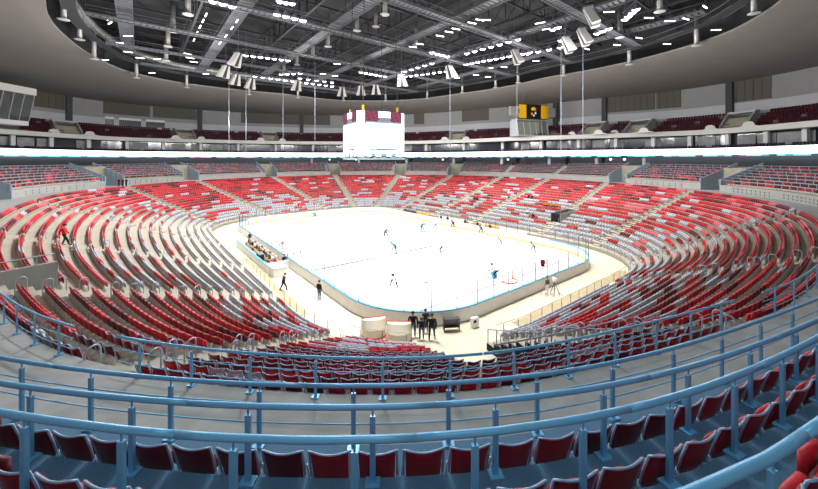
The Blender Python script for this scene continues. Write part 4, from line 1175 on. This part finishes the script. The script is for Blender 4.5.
for ph in PORT:
    pn += 1; P = mix(ph, .02); Q = mix(ph, .75); d = (Q - P) / np.linalg.norm(Q - P); rz = math.atan2(d[1], d[0]) - PI / 2; L = np.linalg.norm(Q - P)
    if proj((*P, 21))[0] > 830: continue
    o = empty('entrance_portal', (*P, 20.9), rz); tag(o, 'stair entrance with sloping side walls in the top tier, %s from the left' % nth(pn), 'entrance', 'top tier entrances')
    for e in (-1, 1):
        q = MB(); v = [(e * 2.9 - .15, L * .25, 0), (e * 2.9 - .15, L, 0), (e * 2.9 - .15, L, 4.6), (e * 2.9 - .15, L * .75, 4.3), (e * 2.9 - .15, L * .25, 1.2)]; v += [(x + .3, y_, z_) for x, y_, z_ in v]
        q.add(v, [(0, 1, 2, 3, 4), (9, 8, 7, 6, 5)] + [(i, 5 + i, 5 + (i + 1) % 5, (i + 1) % 5) for i in range(5)], 'wall_concrete'); q.build('side_wall', o)
    q = MB(); q.box((0, L * .9, 1.6), (2.7, .1, 1.6), 'dark_void'); q.build('doorway', o)
    q = MB(); q.box((0, L * .87, 4.35), (3.0, L * .12, .25), 'wall_white'); q.build('lintel', o)
    q = MB()
    for k in range(5): q.box((0, L * (.35 + .1 * k), .3 + .3 * k), (2.7, L * .05, .3 + .3 * k), 'vom_back')
    q.build('steps', o)
    for e in (-1, 1):
        q = MB(); q.tube([(e * 2.5, L * .3, 1.2), (e * 2.5, L * .3, 1.9), (e * 2.5, L * .8, 4.3)], .05, 'rail_grey', 6); q.build('handrail', o)
    for e in (-1, 1):      # arched white parapets on the fascia
        a = empty('parapet_arch', (*(P + np.array([-d[1], d[0]]) * e * 4.2), 21.2), rz); tag(a, 'white arched parapet %s the %s top-tier entrance from the left' % ('left of' if e == 1 else 'right of', nth(pn)), 'parapet', 'arched parapets')
        pts = [(-2.3, 0), (-1.3, .25), (-.9, 1.05), (0, 1.25), (.9, 1.05), (1.3, .25), (2.3, 0)]; v = [(x, 0, z_) for x, z_ in pts] + [(x, .3, z_) for x, z_ in pts]
        q = MB(); q.add(v, [tuple(range(7)), tuple(range(13, 6, -1))] + [(i, 7 + i, 8 + i, i + 1) for i in range(6)], 'fascia'); q.build('arch', a)
        q = MB(); q.box((0, .15, -.05), (2.35, .2, .06), 'suite_white'); q.build('coping', a)

# ------------------------------------------------------------------ roof steel, catwalks, lamps
CE = np.array([-8., 80.]); 
def chord(org, d, ring, inset):      # extent of a line inside a ring
    s = np.linspace(-110, 110, 881); P = org + s[:, None] * d; rel = P - OC; r = np.hypot(rel[:, 0], rel[:, 1]); R_ = np.interp(np.arctan2(rel[:, 1], rel[:, 0]), ring.g, ring.r)
    ok = s[r < R_ - inset]
    return (ok[0], ok[-1]) if len(ok) else None
def truss(o, p, d, L, zb, zt, step, m='steel_dark', r=.22):
    q = MB(); q.bar((*p, zb), (*(p + d * L), zb), r * 2, r * 2, m); q.build('bottom_chord', o)
    q = MB(); q.bar((*p, zt), (*(p + d * L), zt), r * 2, r * 2, m); q.build('top_chord', o)
    n = int(L / step); q = MB(); pts = []
    for i in range(n + 1):
        a = p + d * L * i / n; pts += [(*a, zb), (*a, zt)]
    q.tube(pts, r * .6, m, 5); q.build('lattice', o)
for i, bb in enumerate((-52, -34, -17, 0, 17, 34, 52)):
    org = CE + BX * bb; ex = chord(org, AX, R7, -3)
    if not ex: continue
    o = empty('roof_truss', (0, 0, 0)); tag(o, 'dark steel roof truss along the rink, %s from the left' % nth(i + 1), 'truss', 'lengthwise roof trusses'); truss(o, org + AX * ex[0], AX, ex[1] - ex[0], 42.2, 46.4, 4.2)
for i, aa in enumerate((-44, -29, -14, 1, 16, 31, 46)):
    org = CE + AX * aa; ex = chord(org, BX, R7, -3)
    if not ex: continue
    o = empty('roof_truss', (0, 0, 0)); tag(o, 'dark steel roof truss across the rink, %s from the near end' % nth(i + 1), 'truss', 'crosswise roof trusses'); truss(o, org + BX * ex[0], BX, ex[1] - ex[0], 42.6, 46.0, 5., r=.18)
def catwalk(org, d, ex, z, label, group, w=1.1, m='steel_mid', ztop=43):
    s = np.array([-d[1], d[0]]); p, e = org + d * ex[0], org + d * ex[1]; L = ex[1] - ex[0]
    o = empty('catwalk', (0, 0, 0)); tag(o, label, 'catwalk', group)
    q = MB(); n = int(L / .9)
    for i in range(n):
        c = p + d * (i + .5) * L / n; q.box((*c, z), (L / n * .36, w, .06), m, (*d, 0), (*s, 0))
    q.build('grating', o)
    for sg in (-1, 1):
        q = MB(); q.bar((*(p + s * w * sg), z - .12), (*(e + s * w * sg), z - .12), .14, .3, 'steel_mid'); q.build('stringer', o)
        q = MB(); q.bar((*(p + s * w * sg), z + 1.1), (*(e + s * w * sg), z + 1.1), .08, .08, 'steel_mid'); q.build('handrail', o)
        q = MB(); n2 = int(L / 2.6); pts = []
        for i in range(n2 + 1):
            c = p + s * w * sg + d * L * i / n2; pts += [(*c, z), (*c, z + 1.1)] if i % 2 else [(*c, z + 1.1), (*c, z)]
        q.tube(pts, .04, 'steel_mid', 4); q.build('rail_frame', o)
    q = MB(); n3 = int(L / 7); pts = []
    for i in range(n3 + 1):
        c = p + d * L * i / n3; pts += [(*c, z), (*c, ztop)] if i % 2 else [(*c, ztop), (*c, z)]
    q.tube(pts, .05, 'steel_dark', 4); q.build('hanger_frame', o)
for i, bb in enumerate((-45, -29, -13, 3, 19, 35, 50)):
    org = CE + BX * bb; ex = chord(org, AX, R7, 4.6)
    if ex: catwalk(org, AX, ex, 39.6, 'grey grated catwalk running lengthwise under the roof, %s from the left' % nth(i + 1), 'lengthwise catwalks')
for i, aa in enumerate((-40, -25, -8, 10, 27, 42)):
    org = CE + AX * aa; ex = chord(org, BX, R7, 4.6)
    if ex: catwalk(org, BX, ex, 37.9, 'grey grated catwalk running crosswise under the roof, %s from the near end' % nth(i + 1), 'crosswise catwalks', .8, ztop=39.3)
# ring catwalk near the soffit edge
q = MB(); o = empty('ring_catwalk', (0, 0, 0)); tag(o, 'curved dark grey catwalk following the edge of the ceiling ring', 'catwalk')
def inset7(dd): return C7 - (C7 - OC) / np.linalg.norm(C7 - OC, axis=1)[:, None] * dd
q.strip(p3(inset7(1.5), 38.3), p3(inset7(3.6), 38.3), 'steel_dark', True); q.build('deck', o)
for dd in (1.5, 3.6):
    q = MB(); q.tube(p3(inset7(dd)[::4], 39.4), .07, 'steel_mid', 5, True); q.build('handrail', o)
    q = MB(); pts = []
    for i_, p in enumerate(inset7(dd)[::5]): pts += [(*p, 38.3), (*p, 39.4)] if i_ % 2 else [(*p, 39.4), (*p, 38.3)]
    q.tube(pts, .04, 'steel_mid', 4); q.build('rail_frame', o)
# ventilation duct
o = empty('air_duct', (0, 0, 0)); tag(o, 'large round grey air duct curving along the left edge of the roof', 'duct')
pts = [(*R7.at(a), 40.6) for a in np.linspace(2.05, 4.0, 40)]; pts = [(x * .955 + OC[0] * .045, y * .955 + OC[1] * .045, z) for x, y, z in pts]
q = MB(); q.tube(pts, .75, 'duct', 12); q.build('pipe', o, True)
q = MB()
for i in range(2, 40, 4): q.tube([pts[i - 1], [pts[i - 1][k] + (pts[i][k] - pts[i - 1][k]) * .15 for k in range(3)]], .82, 'steel_pale', 12)
q.build('flange', o)
# hanging air outlets: pipe with a flared disc
def outlet(px, y, zb, h, r, label, group, grow=1.):
    x = bear(px) * y; o = empty('air_outlet', (x, y, zb)); tag(o, label, 'air outlet', group)
    q = MB(); q.lathe([(r * .5, .18), (r * .5, h)], (0, 0, 0), 'duct', 12); q.build('pipe', o, True)
    q = MB(); q.lathe([(r * .8, .0), (r, .05), (r, .14), (r * .5, .3)], (0, 0, 0), 'steel_pale', 14); q.build('flared_disc', o, True)
EDGE = [(52, 13), (71, 40), (87, 62), (132, 79), (184, 88), (247, 96), (297, 98), (343, 101), (386, 101), (428, 99), (464, 93), (498, 88), (521, 83), (568, 76), (635, 65), (705, 46), (767, 14)]
for i, (px, v) in enumerate(EDGE):
    ph = phi_at(bear(px), R7, 30); P = R7.at(ph); P = P + (OC - P) / np.linalg.norm(OC - P) * 1.6; zb = EYE + (160 - v) * P[1] / 345
    zb = min(max(zb, 34.6), 36.6)
    outlet(409 + 345 * P[0] / P[1], P[1], zb, 42.5 - zb, .82 if P[1] < 90 else .75, 'grey pipe air outlet with flared disc at the ceiling edge, %s from the left' % nth(i + 1), 'air outlets along the ceiling edge')
INN = [(188, 15, 58), (173, 32, 66), (168, 47, 74), (166, 61, 82), (385, 15, 62), (357, 31, 72), (328, 47, 82), (313, 56, 88), (297, 65, 95), (284, 75, 100), (376, 27, 76), (416, 45, 84), (620, 38, 68), (660, 12, 56)]
for i, (px, v, y) in enumerate(INN):
    outlet(px, y, EYE + (160 - v) * y / 345, 5.5, .85, 'grey pipe air outlet with bright flared disc among the catwalks, %s of fourteen' % nth(i + 1), 'air outlets among the catwalks')
# loudspeaker clusters
SPK = [(237, 60), (225, 72), (236, 80), (251, 84), (297, 86), (342, 92), (361, 91), (376, 90), (402, 81), (450, 72), (516, 57), (590, 17), (583, 37), (567, 45)]
for i, (px, v) in enumerate(SPK):
    y = 345 * 20.5 / (160 - v); x = bear(px) * y; d = math.atan2(66 - y, -8 - x) - PI / 2
    o = empty('loudspeaker_cluster', (x, y, 34.0), d); tag(o, 'pale wedge-shaped loudspeaker cluster hanging under the roof, %s of fourteen round the ring' % nth(i + 1), 'loudspeaker', 'hanging loudspeaker clusters')
    for j, xo in enumerate((-.95, 0, .95)):
        q = MB(); w0, w1 = .45, .22
        q.add([(xo - w0 * 1.0, -.2, -1.3), (xo + w0 * 1.0, -.2, -1.3), (xo * .45 + w1, .9, 1.3), (xo * .45 - w1, .9, 1.3), (xo - w0, -1.3, -1.1), (xo + w0, -1.3, -1.1), (xo * .45 + w1, -.1, 1.3), (xo * .45 - w1, -.1, 1.3)],
              [(0, 1, 2, 3), (7, 6, 5, 4), (0, 4, 5, 1), (1, 5, 6, 2), (2, 6, 7, 3), (3, 7, 4, 0)], 'speaker_pale' if j != 1 else 'speaker_dark'); q.build('cabinet', o)
    q = MB(); q.bar((0, .3, 1.3), (0, .3, 8.2), .08, .08, 'steel_mid'); q.build('hanger', o)
    q = MB(); q.box((0, .2, 1.4), (.8, .6, .1), 'steel_mid'); q.build('mounting_plate', o)
# flood lamps: rows given by both ends (bearing px, height px) and distance
HOUS = None
def flood_meshes():
    q = MB(); q.lathe([(.15, .9), (.28, .7), (.58, .1), (.62, 0)], (0, 0, 0), 'steel_mid', 10); a = q.mesh('reflector', True)
    q = MB(); q.lathe([(.02, -.40), (.32, -.32), (.52, -.12), (.56, .03)], (0, 0, 0), 'lamp_white', 12); l = q.mesh('lens')
    q = MB(); q.bar((0, 0, .7), (0, 0, 1.3), .07, .07, 'steel_mid'); y = q.mesh('yoke'); return a, l, y
FL = flood_meshes()
ROWS = [((213, 1), (232, 6), 3, 37.5), ((277, 14), (303, 20), 4, 37.5), ((280, 1), (292, 3), 3, 38), ((246, 55), (288, 60), 7, 37.5), ((255, 76), (332, 86), 12, 37.2), ((300, 78), (332, 82), 5, 37.6), ((361, 72), (385, 76), 6, 37.4),
        ((281, 74), (300, 73), 4, 37.3), ((432, 52), (447, 56), 4, 37.3), ((467, 53), (518, 39), 7, 37.5), ((466, 64), (530, 52), 11, 37.3), ((400, 77), (446, 71), 9, 37.5), ((405, 71), (432, 63), 5, 37.8),
        ((553, 29), (558, 27), 2, 37.6), ((561, 40), (562, 40), 1, 37.6), ((597, 33), (609, 28), 3, 37.6), ((625, 19), (636, 9), 4, 37.6), ((518, 55), (560, 47), 5, 37.3)]
ri = 0
for (u0, v0), (u1, v1), n, z in ROWS:
    ri += 1; P = []
    for u, v in ((u0, v0), (u1, v1)):
        y = 345 * (z - EYE) / (160 - v); P.append(np.array([bear(u) * y, y]))
    bo = empty('lamp_bar', (0, 0, 0)); tag(bo, 'steel bar carrying the %s row of floodlights under the roof' % nth(ri), 'lamp bar', 'floodlight bars')
    d = P[1] - P[0]; d = d / max(np.linalg.norm(d), .01)
    q = MB(); q.bar((*(P[0] - d * .8), z + 1.35), (*(P[1] + d * .8), z + 1.35), .14, .14, 'steel_mid'); q.build('bar', bo)
    q = MB()
    for e in (0, 1): q.bar((*P[e], z + 1.4), (*P[e], 42.5), .08, .08, 'steel_mid')
    q.build('hanger', bo)
    for i in range(n):
        c = P[0] + (P[1] - P[0]) * (i / max(1, n - 1)); o = empty('floodlight', (*c, z)); tag(o, 'glaring white round floodlight, %s of %s lamps in the %s row under the roof' % (nth(i + 1), n, nth(ri)), 'floodlight', 'floodlights under the roof')
        tx, ty = RC[0] - c[0], RC[1] - c[1]; o.rotation_euler = (-.5 * 0 + math.atan2(-ty * .0 - 18, 24) * -.0 + .42, 0, math.atan2(-(0 - c[1]), -(0 - c[0])) - PI / 2)
        ro = link('reflector', FL[0], o); link('lens', FL[1], ro); link('yoke', FL[2], o)
# strip lights along catwalks and the ring
q = MB(); q.bar((-.85, 0, 0), (.85, 0, 0), .16, .12, 'tube_white'); TUBE = q.mesh('tube'); q = MB(); q.bar((-.9, 0, .12), (.9, 0, .12), .26, .12, 'steel_mid'); TB = q.mesh('fitting')
ST = [(109, 19, -.6), (110, 23, -.6), (119, 43, .2), (128, 36, .1), (105, 60, .1), (117, 45, .5), (128, 52, .5), (140, 58, .5), (157, 59, .1), (152, 73, .1), (206, 74, .1), (191, 71, .1), (206, 15, -.9), (203, 21, -.9), (200, 27, -.9), (197, 33, -.9), (194, 40, -.9), (188, 54, .9), (190, 58, .7), (194, 62, .5),
      (237, 21, -.9), (232, 28, -.9), (226, 36, -.9), (220, 43, -.9), (337, 64, .1), (350, 64, .1), (360, 65, .1), (323, 74, .1), (335, 76, .1), (440, 36, .4), (449, 32, .4), (456, 29, .4), (464, 26, .4), (472, 23, .4), (480, 20, .4), (486, 20, .1), (420, 44, .4), (413, 47, .3), (490, 68, .1), (504, 67, .1), (476, 75, .1), (457, 78, .1), (488, 77, .1),
      (536, 61, .1), (555, 57, .2), (547, 29, -.5), (540, 23, -.5), (609, 12, -.1), (617, 45, .2), (639, 38, .3), (649, 18, .1), (670, 21, -.1), (686, 19, .4), (705, 7, .6), (716, 30, -.1), (587, 49, .5), (667, 44, .1)]
for i, (u, v, rz) in enumerate(ST):
    z = 38.2; y = 345 * (z - EYE) / (160 - v); o = empty('strip_light', (bear(u) * y, y, z), rz); tag(o, 'bright strip light under the dark roof, %s of %s counted from the left' % (nth(sorted(ST).index((u, v, rz)) + 1), nth(len(ST)).replace('fifty-seventh', 'fifty-seven')), 'strip light', 'strip lights under the roof')
    link('tube', TUBE, o); link('fitting', TB, o)
    q = MB(); q.bar((0, 0, .15), (0, 0, 1.6), .05, .05, 'steel_mid'); q.build('hanger', o)
# thin cables hanging from the roof
for i, (u, v, y) in enumerate(((229, 152, 96), (246, 152, 100), (283, 150, 92), (315, 148, 90), (450, 150, 84), (517, 132, 78), (561, 156, 72), (583, 158, 66))):
    zb = EYE + (160 - v) * y / 345; q = MB(); q.tube([(bear(u) * y, y, zb), (bear(u) * y, y, 39.)], .045, 'rail_grey', 5)
    tag(q.build('hanging_cable'), 'thin pale cable hanging from the roof, %s from the left' % nth(i + 1), 'cable', 'hanging cables')

# ------------------------------------------------------------------ light
def spot(p, tgt, power, size, blend=.8, rad=.8, col=(1., .97, .98)):
    l = bpy.data.lights.new('rink_spot', 'SPOT'); l.energy = power; l.spot_size = math.radians(size); l.spot_blend = blend; l.shadow_soft_size = rad; l.color = col
    o = bpy.data.objects.new('rink_spot', l); COL.objects.link(o); o.location = p; o.rotation_euler = (Vector(tgt) - Vector(p)).to_track_quat('-Z', 'Y').to_euler(); return o
for a in (-24, -8, 8, 24):
    for bb in (-14, 14):
        c = rink(a, bb); t = rink(a * .9, bb * .55); spot((*c, 36.8), (*t, 0), 44000, 80, .9)
for a, bb, pw in ((-18, -30, 30000), (6, -34, 30000), (26, -30, 32000), (38, 0, 40000), (26, 32, 36000), (4, 36, 40000), (-18, 32, 44000)):
    c = rink(a * .8, bb * .55); t = rink(a * 1.15, bb * 1.25); spot((*c, 37.2), (*t, 4), pw * 1.12, 95, 1.)
def area(p, power, sx, sy, tgt, col=(1, 1, 1)):
    l = bpy.data.lights.new('fill_light', 'AREA'); l.energy = power; l.shape = 'RECTANGLE'; l.size = sx; l.size_y = sy; l.color = col
    o = bpy.data.objects.new('fill_light', l); COL.objects.link(o); o.location = p; o.rotation_euler = (Vector(tgt) - Vector(p)).to_track_quat('-Z', 'Y').to_euler(); return o
area((-4, 33, 37.5), 6000, 6, 3, (0, 8, 8), (.80, .92, 1.))  # unseen area fill added to light the near rows from the front
area((1, -4, 31.), 1300, 8, 4, (1, 3, 10), (.62, .85, 1.))  # unseen bluish overhead fill added above the near rows
for k in range(12):                 # unseen fill points added inside the ceiling ring to brighten soffit and walls
    an = 2 * PI * k / 12; p = R7.at(an); p = p + (OC - p) / np.linalg.norm(OC - p) * 16
    l = bpy.data.lights.new('fill_point', 'POINT'); l.energy = 11000 if p[1] > 50 else 4200; l.shadow_soft_size = .6; o = bpy.data.objects.new('fill_point', l); COL.objects.link(o); o.location = (*p, 25.)
w = bpy.data.worlds.new('world'); SC.world = w; w.use_nodes = True; w.node_tree.nodes['Background'].inputs['Color'].default_value = (.02, .022, .025, 1); w.node_tree.nodes['Background'].inputs['Strength'].default_value = .3
SC.view_settings.view_transform = 'Standard'; SC.view_settings.look = 'None'; SC.view_settings.gamma = 1.; SC.view_settings.exposure = 0.; SC.view_settings.use_curve_mapping = False
SC.cycles.use_denoising = True
SC.cycles.max_bounces = 6; SC.cycles.transparent_max_bounces = 24
